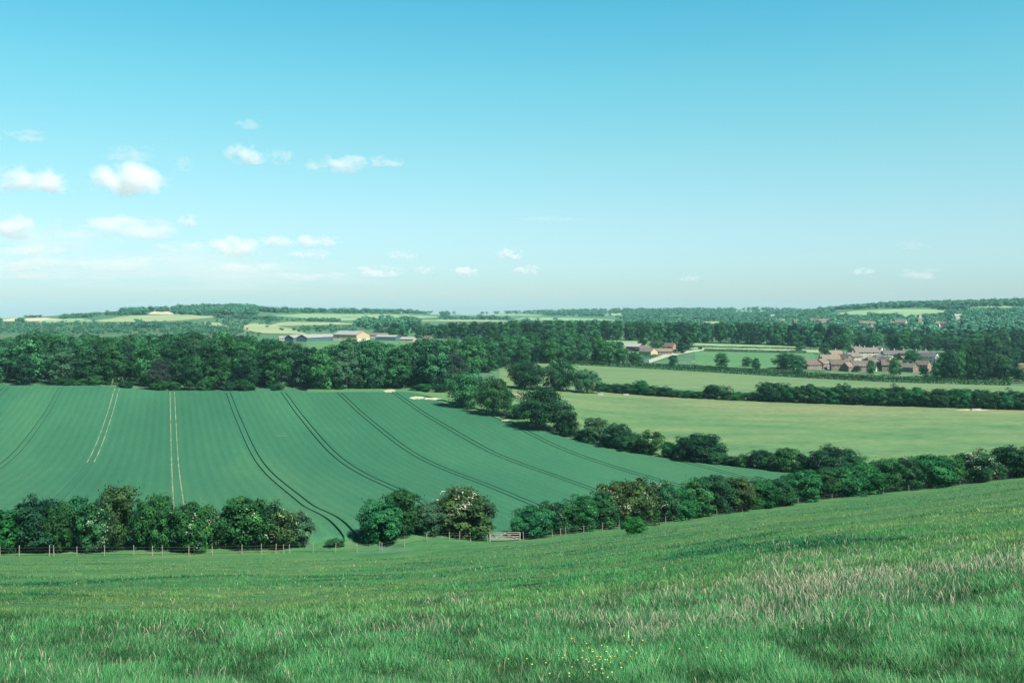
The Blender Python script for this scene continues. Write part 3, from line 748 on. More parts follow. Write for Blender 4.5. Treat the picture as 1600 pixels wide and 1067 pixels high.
spots = [(72, 'leaf_pale', 'pale bright-leaved tree at the front of the left wood', 0), (200, 'leaf_purple', 'dull purplish tree in the middle of the left wood front', 0),
         (560, 'leaf_pale', 'light grey-green tree before the tan barn', 0), (615, 'leaf_purple', 'brownish bare-looking tree in the wood near the gateway', 0),
         (330, 'leaf_pale', 'cream blossoming tree at the back of the left wood', 3), (535, 'leaf_purple', 'dark purplish tree top just below the tan barn', 2)]
used = set()
for px_, mk, lab, row in spots:
    j = min((i for i in range(len(pos)) if i not in used and pos[i][3] == row), key=lambda i: abs(pos[i][2] - px_)); used.add(j); special[j] = (mk, lab)
for j, (x, y, p, row) in enumerate(pos):
    z = float(gz(x, y)); top = float(TOPW(p)) + random.uniform(-3.5, 3) + (3 if row == 0 else 0)
    hmax = -(top - H) / F * y - z
    h = min(hmax, random.uniform(19, 24)); 
    if row == 0: h = min(h, random.uniform(14, 20))
    if h < 6: continue
    w = min(15, h * .62 + 3.2) * random.uniform(.9, 1.1)
    mk, lab = special.get(j, (random.choice(['leaf_wood'] * 6 + ['leaf_dark', 'leaf_hedge']), None))
    g = None
    if lab is None:
        if p > 700: lab, g = 'broadleaf tree massed in the wood behind the hay meadows', GW2
        elif row == 0: lab, g = 'broadleaf tree in the front row of the wood along the crop field', GW + ', front row'
        else: lab, g = 'broadleaf tree deeper in the wood beyond the crop field', GW + ', deeper rows'
    plant('woodland_tree', WOOD, j % 9, mk, (x, y, z), w, h, lab, 'tree', g)
# low bushes along the foot of the wood
GE = 'low bushes along the foot of the wood'
for n, px in enumerate(np.concatenate([np.arange(-20, 640, 24), np.arange(650, 735, 16)])):
    p = float(px + random.uniform(-7, 7)); Y = float(wood_front(p)) - 4 + random.uniform(-1.5, 1.5)
    lab = 'low bush at the shaded foot of the left wood'; g = GE
    if random.random() < .4 and p < 640: continue
    mk = random.choice(['leaf_hedge', 'leaf_dark', 'leaf_bright' if p > 430 else 'leaf_hedge'])
    if abs(p - 640) < 10: mk = 'leaf_pale'
    plant_px('woodland_bush', SHRUB, n % 10, mk, p, Y, random.uniform(10, 20) if p < 430 or p > 640 else random.uniform(9, 15), random.uniform(22, 34), lab, 'bush', g, 0, crown='foliage', trunk='stem')

# belt of trees across the middle
GT = 'trees of the long belt across the valley'
beltbase = curve([(560, 1060), (660, 1075), (800, 1080), (1000, 1075), (1100, 1055), (1200, 1045), (1290, 1010)])
k = 0
for row in range(2):
    x = X(575 if row else 655, 1080)
    while x < X(1300, 1050):
        x += random.uniform(9.5, 13.5) if row == 0 else random.uniform(11, 15); p = 800 + x / 1070 * F; y = float(beltbase(p)) + row * 13 + random.uniform(-2, 2)
        p = 800 + x / y * F; z = float(gz(x, y))
        topy = np.interp(p, [560, 620, 680, 760, 900, 1100, 1300], [516, 508, 505, 502, 501, 503, 507]) + random.uniform(-1, 2.5)
        h = -(topy - H) / F * y - z
        plant('belt_tree', WOOD, k % 9, random.choice(['leaf_wood', 'leaf_wood', 'leaf_dark']), (x, y, z), random.uniform(13.5, 17.5), h, 'tall tree in the front rank of the dark belt across the valley' if row == 0 else 'tree behind the front rank of the dark belt across the valley', 'tree', GT + (', front rank' if row == 0 else ', second rank')); k += 1

# big clump right of the houses
GC = 'trees of the big dark clump right of the houses'
k = 0
for row in range(4):
    for p in np.arange(1468 + row * 3, 1580, 15):
        p = p + random.uniform(-4, 4); Y = 628 + row * 13 + random.uniform(-3, 3); x = X(p, Y); z = float(gz(x, Y))
        topy = np.interp(p, [1460, 1480, 1510, 1540, 1570, 1590], [562, 546, 540, 541, 546, 556]) + random.uniform(-1, 4) + (6 if row == 0 else 0)
        plant('clump_tree', WOOD, (k * 5) % 9, random.choice(['leaf_dark', 'leaf_dark', 'leaf_wood']) if not (row == 0 and abs(p - 1566) < 8) else 'leaf_pale', (x, Y, z), random.uniform(9, 12), -(topy - H) / F * Y - z, 'dark tree in the big clump right of the houses', 'tree', GC); k += 1
# trees in front of the far village
GV = 'trees between the houses and the far village'
k = 0
for row in range(6):
    Yb = 930 + row * 24
    for p in np.arange(1215, 1625, 22):
        p = p + random.uniform(-7, 7); Y = Yb + random.uniform(-8, 8)
        if Y < np.interp(p, [1200, 1290, 1320, 1480, 1500, 1600], [1020, 1000, 960, 960, 760, 720]): continue
        x = X(p, Y); z = float(gz(x, Y)); h = random.uniform(12, 18)
        plant('village_tree', WOOD, (k * 4) % 9, random.choice(['leaf_wood', 'leaf_wood', 'leaf_hedge', 'leaf_dark']), (x, Y, z), random.uniform(12, 16), h, 'rounded tree in the broad wood between the brick houses and the far village', 'tree', GV); k += 1
for row in range(3):
    for p in np.arange(1585, 1640, 20):
        Y = 690 + row * 40 + random.uniform(-8, 8); x = X(p, Y)
        plant('village_tree', WOOD, (k * 4) % 9, 'leaf_dark', (x, Y, float(gz(x, Y))), 13, random.uniform(12, 16), 'dark tree at the right edge beyond the brown-roofed house', 'tree', 'trees at the right edge'); k += 1

# ------------------------------------------------------------------ far woodland: one mass
FW_P = []
def scatter(top, bot, n, h=(10, 15), ymin=900, w=1.25):
    T, B = curve(top), curve(bot); a, b = max(top[0][0], bot[0][0]), min(top[-1][0], bot[-1][0])
    for _ in range(n):
        p = random.uniform(a, b); q = random.uniform(float(T(p)), float(B(p))); Y = hit(p, q, ymin)
        x = X(p, Y) + random.uniform(-4, 4); hh = random.uniform(*h)
        FW_P.append((x, Y, float(gz(x, Y)), hh, hh * random.uniform(.8, 1.15) * w))
def row(px0, py0, px1, py1, n, h=(8, 12), ymin=900, w=1.5):
    for k in range(n):
        t = (k + random.random()) / n; p = px0 + (px1 - px0) * t; Y = hit(p, py0 + (py1 - py0) * t, ymin); x = X(p, Y); hh = random.uniform(*h)
        FW_P.append((x, Y, float(gz(x, Y)), hh, hh * random.uniform(.8, 1.2) * w))
# left hill
scatter([(0, 505), (210, 506), (330, 511), (400, 514)], [(0, 520), (210, 519), (330, 522), (400, 522)], 230, (2.5, 4.5))
scatter([(-30, 506), (200, 506)], [(-30, 523), (200, 522)], 330, (3, 5.5)); scatter([(200, 510), (330, 512), (410, 514)], [(200, 524), (330, 525), (410, 525)], 150, (2.5, 5)); scatter([(255, 503), (420, 500)], [(255, 512), (420, 512)], 130, (2.5, 5))
scatter([(208, 507), (258, 506)], [(208, 514), (258, 514)], 90, (7, 10))
scatter([(-40, 502), (40, 503)], [(-40, 508), (40, 507)], 60, (7, 11))
row(38, 497.3, 62, 497.3, 10, (6, 8), 2500)
scatter([(95, 496), (190, 489)], [(95, 499), (190, 495)], 110, (5, 8), 1700)
scatter([(188, 486.5), (228, 486.5)], [(188, 493), (228, 492)], 70, (8, 12), 1700)
scatter([(234, 486), (260, 486)], [(234, 488.5), (260, 488.5)], 40, (9, 12), 1700)
scatter([(272, 483.5), (400, 481)], [(272, 492), (400, 494)], 300, (9, 13), 1700)
row(335, 483, 400, 482, 24, (9, 12), 2200)
row(65, 504, 345, 496, 30, (2, 3), 1400); row(330, 497, 420, 500, 20, (5, 8), 1400)
for (a, b) in ((197, 500), (210, 500), (246, 498)): row(a, b, a + 2, b, 2, (4, 6), 1400)
# middle
row(395, 488, 720, 490, 110, (9, 14), 2300)
scatter([(395, 485), (430, 487), (700, 489)], [(395, 489), (430, 490.5), (700, 491)], 130, (8, 12), 2300)
scatter([(415, 498), (460, 497), (530, 502)], [(415, 502), (460, 502), (530, 504.5)], 130, (3.5, 6), 1300)
scatter([(560, 503), (660, 499)], [(560, 516), (660, 512)], 230, (9, 13), 1100)
scatter([(430, 511), (560, 509)], [(430, 519), (560, 519)], 150, (3, 5.5), 1050)
row(400, 511, 480, 515, 20, (3, 5), 1050)
row(690, 494, 800, 497, 40, (8, 12), 1500); row(640, 499, 800, 499.5, 50, (7, 11), 1500)
scatter([(700, 488), (860, 489)], [(700, 491), (860, 492.5)], 170, (10, 14), 2500)
scatter([(840, 487), (1000, 484), (1300, 484)], [(840, 493), (1000, 497), (1300, 497)], 1500, (8, 12), 1800)
scatter([(960, 493), (1300, 493)], [(960, 501), (1300, 505)], 700, (7, 11), 1300)
scatter([(800, 503), (1000, 503), (1220, 506)], [(800, 507), (1000, 512), (1220, 520)], 420, (6, 10), 1150)
# right hill and village
scatter([(1200, 497), (1300, 498), (1420, 503), (1520, 492), (1640, 488)], [(1200, 509), (1300, 510), (1420, 511), (1520, 507), (1640, 505)], 560, (9, 13), 1250)
scatter([(1200, 512), (1420, 515), (1640, 507)], [(1200, 526), (1420, 527), (1640, 527)], 900, (11, 15), 1090)
scatter([(1480, 490), (1640, 487)], [(1480, 500), (1640, 500)], 160, (9, 13), 1400)
scatter([(1300, 481.5), (1380, 477), (1500, 476), (1640, 473)], [(1300, 486), (1380, 482), (1470, 481), (1520, 480), (1640, 478)], 420, (9, 12), 1900)
row(1375, 476, 1640, 471, 90, (10, 13), 2200)
row(1378, 500, 1405, 500, 16, (10, 13), 1500); row(1357, 499, 1366, 499, 5, (10, 13), 1500)
scatter([(1280, 486), (1300, 486)], [(1280, 493), (1300, 496)], 40, (10, 14), 1500)
row(1460, 483.5, 1512, 484, 18, (7, 10), 1900)
# open fields among the far woods stay open
for x0_, x1_, y0_, y1_ in [(800, 975, 495, 501), (945, 978, 490, 493), (1050, 1070, 491, 494), (1098, 1126, 502.5, 505.5), (1150, 1200, 485, 487.5), (700, 850, 490, 493.5), (655, 800, 500, 502.5),
                           (150, 335, 493, 502.5), (232, 272, 487, 491), (430, 690, 491, 497), (425, 550, 504, 508), (380, 470, 508, 519), (0, 95, 498, 502)]:
    FW_P = [q for q in FW_P if not (x0_ < 800 + q[0] / q[1] * F < x1_ and H - q[2] / q[1] * F > y0_ and H - (q[2] + q[3]) / q[1] * F < y1_ - .8 and random.random() < .93)]
for hx, hy_ in [(1208, 500), (1222, 509), (1243, 510), (1268, 508), (1277, 508), (1285, 509), (1294, 509), (1346, 513), (1354, 513), (1366, 514), (1392, 513), (1408, 513), (1414, 513), (1438, 513), (1444, 513), (1463, 514), (1476, 514), (1497, 501), (1498, 514), (1546, 513), (1563, 516)]:
    hY = hit(hx, hy_ - 1.5, 1150)
    FW_P = [q for q in FW_P if not (abs(800 + q[0] / q[1] * F - hx) < 7 and hY - 330 < q[1] < hY + 6 and H - (q[2] + q[3]) / q[1] * F < hy_ - 3.5)]
VV = []; FF = []; TT = []; o_ = 0
LOW = [crown_data(500 + s, 1, 1, .03, 16, 10, .22, lobes=4, up=.5) for s in range(6)]
for n, (x, y, z, h, w) in enumerate(FW_P):
    v, f, t = LOW[n % 6]; a = random.random() * 6.283; ca, sa = math.cos(a), math.sin(a)
    vv = np.empty_like(v); vv[:, 0] = x + (v[:, 0] * ca - v[:, 1] * sa) * w; vv[:, 1] = y + (v[:, 0] * sa + v[:, 1] * ca) * w; vv[:, 2] = z + v[:, 2] * h
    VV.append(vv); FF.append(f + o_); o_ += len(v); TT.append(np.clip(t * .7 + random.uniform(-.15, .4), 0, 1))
obj('woodland', mesh_np('woodland', np.concatenate(VV), np.concatenate(FF), M['leaf_far_hazed'], tone=np.concatenate(TT)), kind='stuff', label='far-off woods and hedgerow trees covering the hills to the horizon', cat='woodland')

# ------------------------------------------------------------------ fence and gate
def box(V_, F_, c, s, rz=0, rx=0):
    o = len(V_)
    for dx in (-.5, .5):
        for dy in (-.5, .5):
            for dz_ in (-.5, .5):
                x, y, z = dx * s[0], dy * s[1], dz_ * s[2]
                y, z = y * math.cos(rx) - z * math.sin(rx), y * math.sin(rx) + z * math.cos(rx)
                V_.append((c[0] + x * math.cos(rz) - y * math.sin(rz), c[1] + x * math.sin(rz) + y * math.cos(rz), c[2] + z))
    for q in ((0, 1, 3, 2), (4, 6, 7, 5), (0, 4, 5, 1), (2, 3, 7, 6), (0, 2, 6, 4), (1, 5, 7, 3)): F_.append(tuple(o + i for i in q))
def mk_mesh(name, V_, F_, *mats):
    me = bpy.data.meshes.new(name); me.from_pydata([tuple(map(float, q)) for q in V_], [], F_)
    for m_ in mats: me.materials.append(m_)
    me.shade_flat(); me.update(); return me

post_variants = []
for s in range(3):
    v, f = tube([(0, 0, -.3), (0, 0, .7), (.02 * (s - 1), .01, 1.28), (.02 * (s - 1), .01, 1.33)], [.06, .056, .054, .03], 8)
    post_variants.append(mk_mesh('post', v, f + [tuple(range(24, 32))], M['post']))
def fence(label, pxs, seed):
    r_ = random.Random(seed)
    e = obj('wire_fence', None, label=label, cat='fence', loc=at(pxs[0], float(hedge_y(pxs[0]))))
    P = []
    for p in pxs:
        q = at(p, float(hedge_y(p)) + r_.uniform(-.15, .15)); P.append(q)
        o = obj('post', post_variants[r_.randrange(3)], e, loc=tuple(q[i] - e.location[i] for i in range(3)), rot=(r_.uniform(-.05, .05), r_.uniform(-.06, .06), r_.random() * 6), scale=(1, 1, r_.uniform(.9, 1.12)))
    for hgt in (.35, .75, 1.15):
        V_, F_ = [], []
        for a, b in zip(P[:-1], P[1:]):
            L_ = math.dist(a, b); ang = math.atan2(b[1] - a[1], b[0] - a[0])
            o = len(V_)
            for q in (a, b):
                for dy, dz_ in ((-.003, -.003), (.003, -.003), (.003, .003), (-.003, .003)): V_.append((q[0] - e.location[0], q[1] - e.location[1] - .08 + dy, q[2] - e.location[2] + hgt + dz_))
            for k_ in range(4): F_.append((o + k_, o + (k_ + 1) % 4, o + 4 + (k_ + 1) % 4, o + 4 + k_))
        obj('wire', mk_mesh('wire', V_, F_, M['wire']), e)
fence('wire fence on weathered posts along the foot of the meadow left of the gate', [-30, 0, 30, 77, 84, 120, 163, 209, 238, 254, 295, 332, 378, 408, 431, 443, 452, 489, 524, 558, 593, 597, 632, 667, 702, 718, 735, 762], 1)
fence('wire fence on weathered posts under the hedge right of the gate', [818, 863, 876, 884, 912, 941, 967, 1000, 1040, 1080, 1120, 1160, 1225, 1247, 1268, 1300, 1340, 1381, 1420, 1460, 1500, 1545, 1590, 1635], 2)
# gate
ga, gb = at(765, float(hedge_y(765))), at(812, float(hedge_y(812)))
ge = obj('field_gate', None, label='weathered five-bar wooden field gate standing in the gap of the hedge', cat='gate', loc=ga)
gl = math.dist(ga[:2], gb[:2]); gr = math.atan2(gb[1] - ga[1], gb[0] - ga[0]); dzg = gb[2] - ga[2]
for t in (0, 1):
    V_, F_ = [], []; box(V_, F_, (gl * t * math.cos(gr), gl * t * math.sin(gr), dzg * t + .55), (.2, .2, 1.7), gr); obj('gate_post', mk_mesh('gate_post', V_, F_, M['gate']), ge)
for k_ in range(5):
    V_, F_ = [], []; o = [(.12, .06), (gl - .12, .06)]
    zz = .25 + k_ * .24 + (.04 * k_ if k_ > 2 else 0)
    for t in (.12 / gl, 1 - .12 / gl):
        for dy, dz_ in ((-.03, -.05), (.03, -.05), (.03, .05), (-.03, .05)):
            V_.append((gl * t * math.cos(gr) - dy * math.sin(gr), gl * t * math.sin(gr) + dy * math.cos(gr), dzg * t + zz + dz_))
    F_ = [(0, 1, 5, 4), (1, 2, 6, 5), (2, 3, 7, 6), (3, 0, 4, 7), (0, 3, 2, 1), (4, 5, 6, 7)]
    obj('bar', mk_mesh('bar', V_, F_, M['gate']), ge)
for t0, t1 in ((.04, .5), (.96, .5)):
    V_ = []
    for t, zz in ((t0, .25), (t1, 1.25)):
        for dy, dz_ in ((-.07, -.05), (-.035, -.05), (-.035, .05), (-.07, .05)):
            V_.append((gl * t * math.cos(gr) - dy * math.sin(gr), gl * t * math.sin(gr) + dy * math.cos(gr), dzg * t + zz + dz_))
    obj('brace', mk_mesh('brace', V_, [(0, 1, 5, 4), (1, 2, 6, 5), (2, 3, 7, 6), (3, 0, 4, 7), (0, 3, 2, 1), (4, 5, 6, 7)], M['gate']), ge)

# ------------------------------------------------------------------ buildings
BW = {
 'tan': m_flat('tan_cladding', (0.3960, 0.3168, 0.1944), (0.3456, 0.2664, 0.1584), .5, stretch=(6, 6, .3)), 'brick': m_flat('red_brick', (0.1944, 0.1332, 0.1044), (0.1224, 0.0900, 0.0720), 2),
 'cream': m_flat('cream_render', (0.3312, 0.2952, 0.2448), (0.2448, 0.2232, 0.1872), .8), 'white': m_flat('white_render', (0.5616, 0.5544, 0.5328), (0.4752, 0.4752, 0.4536), .5),
 'blue': m_flat('blue_green_cladding', (0.0504, 0.1080, 0.1296), (0.0396, 0.0864, 0.1080), .8, stretch=(5, 5, .3)), 'stone': m_flat('grey_stone', (0.3024, 0.2808, 0.2232), (0.2304, 0.2160, 0.1800), 1),
 'trough': m_flat('galvanised_trough', (0.2880, 0.3024, 0.2880), (0.2160, 0.2304, 0.2160), 1),
 'orange': m_flat('orange_brick', (0.2736, 0.1728, 0.1116), (0.1944, 0.1224, 0.0828), 1.5), 'dark': m_flat('dark_timber', (0.0648, 0.0576, 0.0504), (0.0360, 0.0360, 0.0360), 1)}
BR = {
 'grey': m_flat('grey_sheet_roof', (0.2160, 0.2232, 0.2304), (0.1728, 0.1800, 0.1872), .4, rough=.6), 'pale': m_flat('pale_sheet_roof', (0.2160, 0.2304, 0.2232), (0.1584, 0.1656, 0.1656), .4, rough=.6),
 'brown': m_flat('brown_tile_roof', (0.1044, 0.0792, 0.0634), (0.0612, 0.0504, 0.0432), 1.2), 'tan': m_flat('lichen_tile_roof', (0.1584, 0.1296, 0.0936), (0.1008, 0.0864, 0.0648), 1.0),
 'slate': m_flat('slate_roof', (0.0864, 0.0828, 0.0828), (0.0540, 0.0540, 0.0576), 1.0), 'greybrown': m_flat('old_concrete_tile_roof', (0.1296, 0.1152, 0.1008), (0.0864, 0.0792, 0.0720), 1.0)}
M['glass'] = m_flat('window_glass', (.04, .05, .06), rough=.1, spec=.6); M['frame'] = m_flat('white_frame', (.75, .75, .72)); M['door'] = m_flat('painted_door', (.12, .16, .2))
def building(name, px, py, length, width, eave, ridge, rot, wall, roof, label, cat='house', group=None, chim=0, win=2, plinth=None, hip=0, ymin=500, door=True, sill=None):
    Y = hit(px, py, ymin); loc = at(px, Y)
    e = obj(name, None, label=label, cat=cat, group=group, loc=loc, rot=(0, 0, rot))
    l, w = length / 2, width / 2
    v = [(-l, -w, -1), (l, -w, -1), (l, w, -1), (-l, w, -1), (-l, -w, eave), (l, -w, eave), (l, w, eave), (-l, w, eave)]
    f = [(0, 1, 5, 4), (1, 2, 6, 5), (2, 3, 7, 6), (3, 0, 4, 7)]
    if not hip:
        v += [(-l, 0, ridge - .12), (l, 0, ridge - .12)]; f += [(4, 8, 7), (5, 6, 9)]
    obj('wall', mk_mesh('wall', v, f, BW[wall]), e)
    o, th = .45, .22; sl = (ridge - eave) / w; ze = eave - sl * o; hl = l + .35
    hp_ = hip * w if hip else 0
    rv = [(-hl, -w - o, ze), (hl, -w - o, ze), (hl - hp_, 0, ridge), (-hl + hp_, 0, ridge), (hl, w + o, ze), (-hl, w + o, ze)]
    rv += [(a, b, c + th) for a, b, c in rv]
    rf = [(6, 7, 8, 9), (9, 8, 10, 11), (0, 3, 2, 1), (3, 5, 4, 2), (0, 1, 7, 6), (4, 5, 11, 10), (1, 2, 8, 7), (2, 4, 10, 8), (5, 3, 9, 11), (3, 0, 6, 9)]
    if hip: rf += [(7, 10, 8), (11, 6, 9)]
    r = obj('roof', mk_mesh('roof', rv, rf, BR[roof]), e)
    for c in range(chim):
        cx = (-.75 + 1.5 * c / max(1, chim - 1)) * l if chim > 1 else .3 * l
        V_, F_ = [], []; box(V_, F_, (cx, .25 * w, ridge + .5), (.9, .7, 2.2)); box(V_, F_, (cx, .25 * w, ridge + 1.75), (.35, .35, .5))
        obj('chimney', mk_mesh('chimney', V_, F_, BW['brick' if wall in ('brick', 'orange') else 'stone']), r)
    if plinth:
        V_, F_ = [], []
        for cx, cy, sx, sy in ((0, -w - .06, length + .24, .1), (0, w + .06, length + .24, .1), (l + .06, 0, .1, width), (-l - .06, 0, .1, width)): box(V_, F_, (cx, cy, .5), (sx, sy, 3.0))
        obj('plinth', mk_mesh('plinth', V_, F_, BW[plinth]), e)
    levels = [1.5] if eave < 4 else [1.5, 4.0]
    for zc in levels:
        for k_ in range(win):
            cx = (-.7 + 1.4 * (k_ + .5) / win) * l
            if win and door and zc == 1.5 and k_ == win // 2:
                V_, F_ = [], []; box(V_, F_, (cx, -w - .03, 1.0), (1.0, .08, 2.0)); obj('door', mk_mesh('door', V_, F_, M['door']), e); continue
            V_, F_ = [], []; box(V_, F_, (cx, -w - .02, zc), (1.7, .08, 1.4)); wf = obj('window', mk_mesh('window', V_, F_, M['frame']), e)
            V_, F_ = [], []; box(V_, F_, (cx, -w - .05, zc), (1.45, .06, 1.15)); obj('pane', mk_mesh('pane', V_, F_, M['glass']), wf)
    if win:
        for zc in levels[-1:]:
            V_, F_ = [], []; box(V_, F_, (l + .02, 0, zc), (.08, 1.4, 1.3)); wf = obj('window', mk_mesh('window', V_, F_, M['frame']), e)
            V_, F_ = [], []; box(V_, F_, (l + .05, 0, zc), (.06, 1.2, 1.1)); obj('pane', mk_mesh('pane', V_, F_, M['glass']), wf)
    return e
def doorpart(e, c, s, m_='dark'):
    V_, F_ = [], []; box(V_, F_, c, s); obj('door', mk_mesh('door', V_, F_, BW[m_]), e)
# barn farm, far left
bn = building('barn', 549, 532.5, 31, 19, 6.2, 9.6, R(-33), 'tan', 'grey', 'large tan clad barn with grey roof and white base', 'barn', win=0, plinth='white', ymin=800)
doorpart(bn, (-9, -9.55, 3.6), (.5, .12, 4)); doorpart(bn, (-1, -9.55, 3.6), (.4, .12, 4))
building('shed', 461, 533, 16, 12, 3.6, 6, R(55), 'blue', 'pale', 'dark gabled shed at the left end of the barn farm', 'shed', win=0, ymin=800)
building('shed', 483, 533, 22, 13, 3.6, 6.6, R(62), 'blue', 'pale', 'dark gabled shed with long pale roof beside white silos', 'shed', win=0, ymin=800)
building('shed', 503, 532, 24, 13, 3.6, 6.2, R(48), 'blue', 'pale', 'pale-roofed shed touching the left of the tan barn', 'shed', win=0, ymin=800)
building('shed', 444, 532, 9, 7, 2.6, 4.2, R(10), 'stone', 'pale', 'small white-roofed hut left of the dark sheds', 'shed', win=0, ymin=800)
building('shed', 590, 528, 22, 10, 3.2, 5.2, R(-12), 'cream', 'greybrown', 'low brown-roofed shed right behind the tan barn', 'shed', win=0, ymin=800)
sh = building('shed', 606, 532.5, 22, 11, 4.0, 5.6, R(-20), 'blue', 'grey', 'long blue-green shed right of the tan barn', 'shed', win=0, ymin=800)
doorpart(sh, (0, -5.55, 3.4), (21, .1, .5), 'white')
building('shed', 638, 534, 14, 8, 2.6, 4.6, R(-20), 'tan', 'pale', 'small white-roofed tan building right of the blue-green shed', 'shed', win=1, ymin=800)
building('cottage', 669, 534, 8, 7, 3.2, 6, R(-35), 'brick', 'brown', 'tiny brown cottage half hidden at the tree belt end', 'house', win=1, ymin=800)
def silo(px, py, label):
    Y = hit(px, py, 800); e = obj('silo', None, label=label, cat='silo', loc=at(px, Y), group='white silos at the barn farm')
    v, f = tube([(0, 0, -.5), (0, 0, 6.2)], [1.3, 1.3], 14); obj('tank', mk_mesh('tank', v, f, BW['white']), e)
    v, f = tube([(0, 0, 6.2), (0, 0, 7.2)], [1.36, .2], 14); obj('lid', mk_mesh('lid', v, f, BR['pale']), e)
silo(470.5, 532.5, 'left white silo between dark sheds'); silo(474.5, 532.5, 'right white silo between dark sheds')
# brick farm
building('barn', 992, 548, 13, 12, 4.0, 6.6, R(-28), 'dark', 'grey', 'grey-roofed dark barn at the left of the brick farm', 'barn', win=0, ymin=700)
building('barn', 1013, 554, 14, 9, 2.8, 5.8, R(-50), 'tan', 'greybrown', 'tan gabled barn in the middle of the brick farm', 'barn', win=0, ymin=700)
building('barn', 1006, 549, 14, 9, 2.6, 5.0, R(-30), 'dark', 'greybrown', 'low open-fronted barn between the grey and tan barns', 'barn', win=0, ymin=700)
building('farmhouse', 1047, 550, 10, 8, 5, 8.2, R(-40), 'orange', 'brown', 'tall brick farmhouse at the right of the brick farm', 'house', chim=1, ymin=700)
building('cottage', 1036, 554, 15, 6.5, 2.9, 5.2, R(-8), 'orange', 'tan', 'long low orange brick range before the farmhouse', 'house', chim=1, win=4, ymin=700)
building('shed', 979, 544, 6, 5, 2.4, 3.6, R(0), 'tan', 'pale', 'small tan hut left of the grey farm barn', 'shed', win=0, ymin=700)
building('shed', 967, 545, 7, 5, 2.2, 3.2, R(10), 'white', 'pale', 'tiny white-roofed shed at the wood end of the brick farm', 'shed', win=0, ymin=700)
building('shed', 1053, 552, 4, 4, 2.2, 3.2, R(0), 'white', 'brown', 'tiny white lean-to beside the farmhouse', 'shed', win=0, ymin=700)
# houses
hs = [
 (1230, 576, 8, 7, 3, 5.5, 0, 'cream', 'brown', 'small pale house half hidden by the leftmost trees', 0, 0),
 (1268, 577, 14, 8, 3.6, 7.2, R(6), 'brick', 'brown', 'leftmost wide brown-roofed brick house of the estate', 2, 0),
 (1296, 570, 15, 8, 4.6, 7.8, R(-14), 'cream', 'tan', 'house with the palest tan roof in the estate', 1, 0),
 (1304, 562, 13, 8, 4.6, 7.6, R(10), 'cream', 'tan', 'tan-roofed house behind the palest roof', 1, 0),
 (1311, 579, 12, 8, 4.6, 7.6, R(-25), 'brick', 'brown', 'brick house with a brown gable at the lane edge', 1, 0),
 (1330, 566, 14, 8, 4.8, 7.8, R(4), 'cream', 'greybrown', 'grey-roofed cream house left of the slate roof', 1, 0),
 (1346, 580, 16, 8, 4.0, 7.2, R(-6), 'brick', 'brown', 'long brown-roofed brick house at the middle of the lane', 2, 0),
 (1352, 559, 22, 9, 5.0, 8.6, R(-8), 'cream', 'greybrown', 'long grey-brown terrace left of the white tower house', 3, 0),
 (1373, 570, 13, 9, 4.6, 7.8, R(8), 'stone', 'slate', 'dark slate-roofed house below the white tower house', 1, 1),
 (1398, 562, 22, 8, 4.6, 7.6, R(-12), 'cream', 'slate', 'long slate-roofed terrace right of the white tower house', 3, 0),
 (1393, 580, 14, 9, 4.6, 8, R(-30), 'brick', 'brown', 'brown-roofed house behind the forked slender tree', 1, 0),
 (1452, 566, 14, 8, 4.6, 7.6, R(-50), 'white', 'slate', 'white gabled house beside the big dark clump', 1, 0),
 (1442, 580, 9, 8, 4.8, 7.6, R(-40), 'orange', 'brown', 'small orange brick house near the big dark clump', 1, 0),
 (1440, 562, 12, 8, 4.4, 7.2, R(-5), 'cream', 'slate', 'slate-roofed house behind the white gabled one', 2, 0),
 (1325, 574, 9, 7, 4.0, 6.6, R(20), 'brick', 'slate', 'narrow slate-roofed brick house in the middle of the estate', 1, 0),
 (1583, 586, 14, 9, 4.2, 8, R(-40), 'brick', 'tan', 'brown-roofed house at the right edge among dark trees', 1, 0),
]
hs += [(1284, 577, 11, 8, 4.4, 7.4, R(30), 'brick', 'greybrown', 'grey-brown roofed brick house next to the leftmost wide one', 1, 0),
 (1319, 569, 12, 8, 4.4, 7.6, R(-60), 'brick', 'brown', 'gable-on brown-roofed house right of the palest roof', 1, 0),
 (1360, 574, 11, 8, 4.4, 7.4, R(25), 'cream', 'brown', 'cream house with brown roof below the long grey terrace', 1, 0),
 (1384, 572, 10, 8, 4.4, 7.2, R(-62), 'white', 'slate', 'small white gable between the slate roofs', 1, 0),
 (1414, 571, 13, 8, 4.4, 7.4, R(20), 'brick', 'brown', 'brown-roofed house under the right end of the slate terrace', 1, 0),
 (1328, 580, 10, 7, 3.4, 6.2, R(12), 'brick', 'tan', 'low tan-roofed brick house on the lane', 1, 0),
 (1422, 581, 9, 7, 3.4, 6.0, R(-55), 'brick', 'greybrown', 'low gabled brick house by the greyish garden tree', 1, 0),
 (1338, 556, 14, 8, 4.6, 8.0, R(15), 'stone', 'slate', 'slate-roofed house behind the left end of the long terrace', 2, 0)]
for (px, py, l, w, ea, ri, ro, wa, rf, lab, ch, hp) in hs:
    building('house', px, py, l, w, ea, ri, ro + (R(16) if ro > R(-40) else 0), wa, rf, lab, 'house', 'houses of the small estate', chim=ch, win=3, hip=hp * .8, ymin=560)
tw = building('tower_house', 1372, 558, 7, 7, 8.2, 9.4, R(-30), 'white', 'slate', 'white square tower house standing above the estate roofs', 'house', chim=0, win=1, hip=.9, ymin=700)
building('shed', 1364, 580, 5, 3.5, 2, 3, R(-30), 'white', 'pale', 'small white-roofed shed by the slender pale tree', 'shed', win=0, ymin=600)
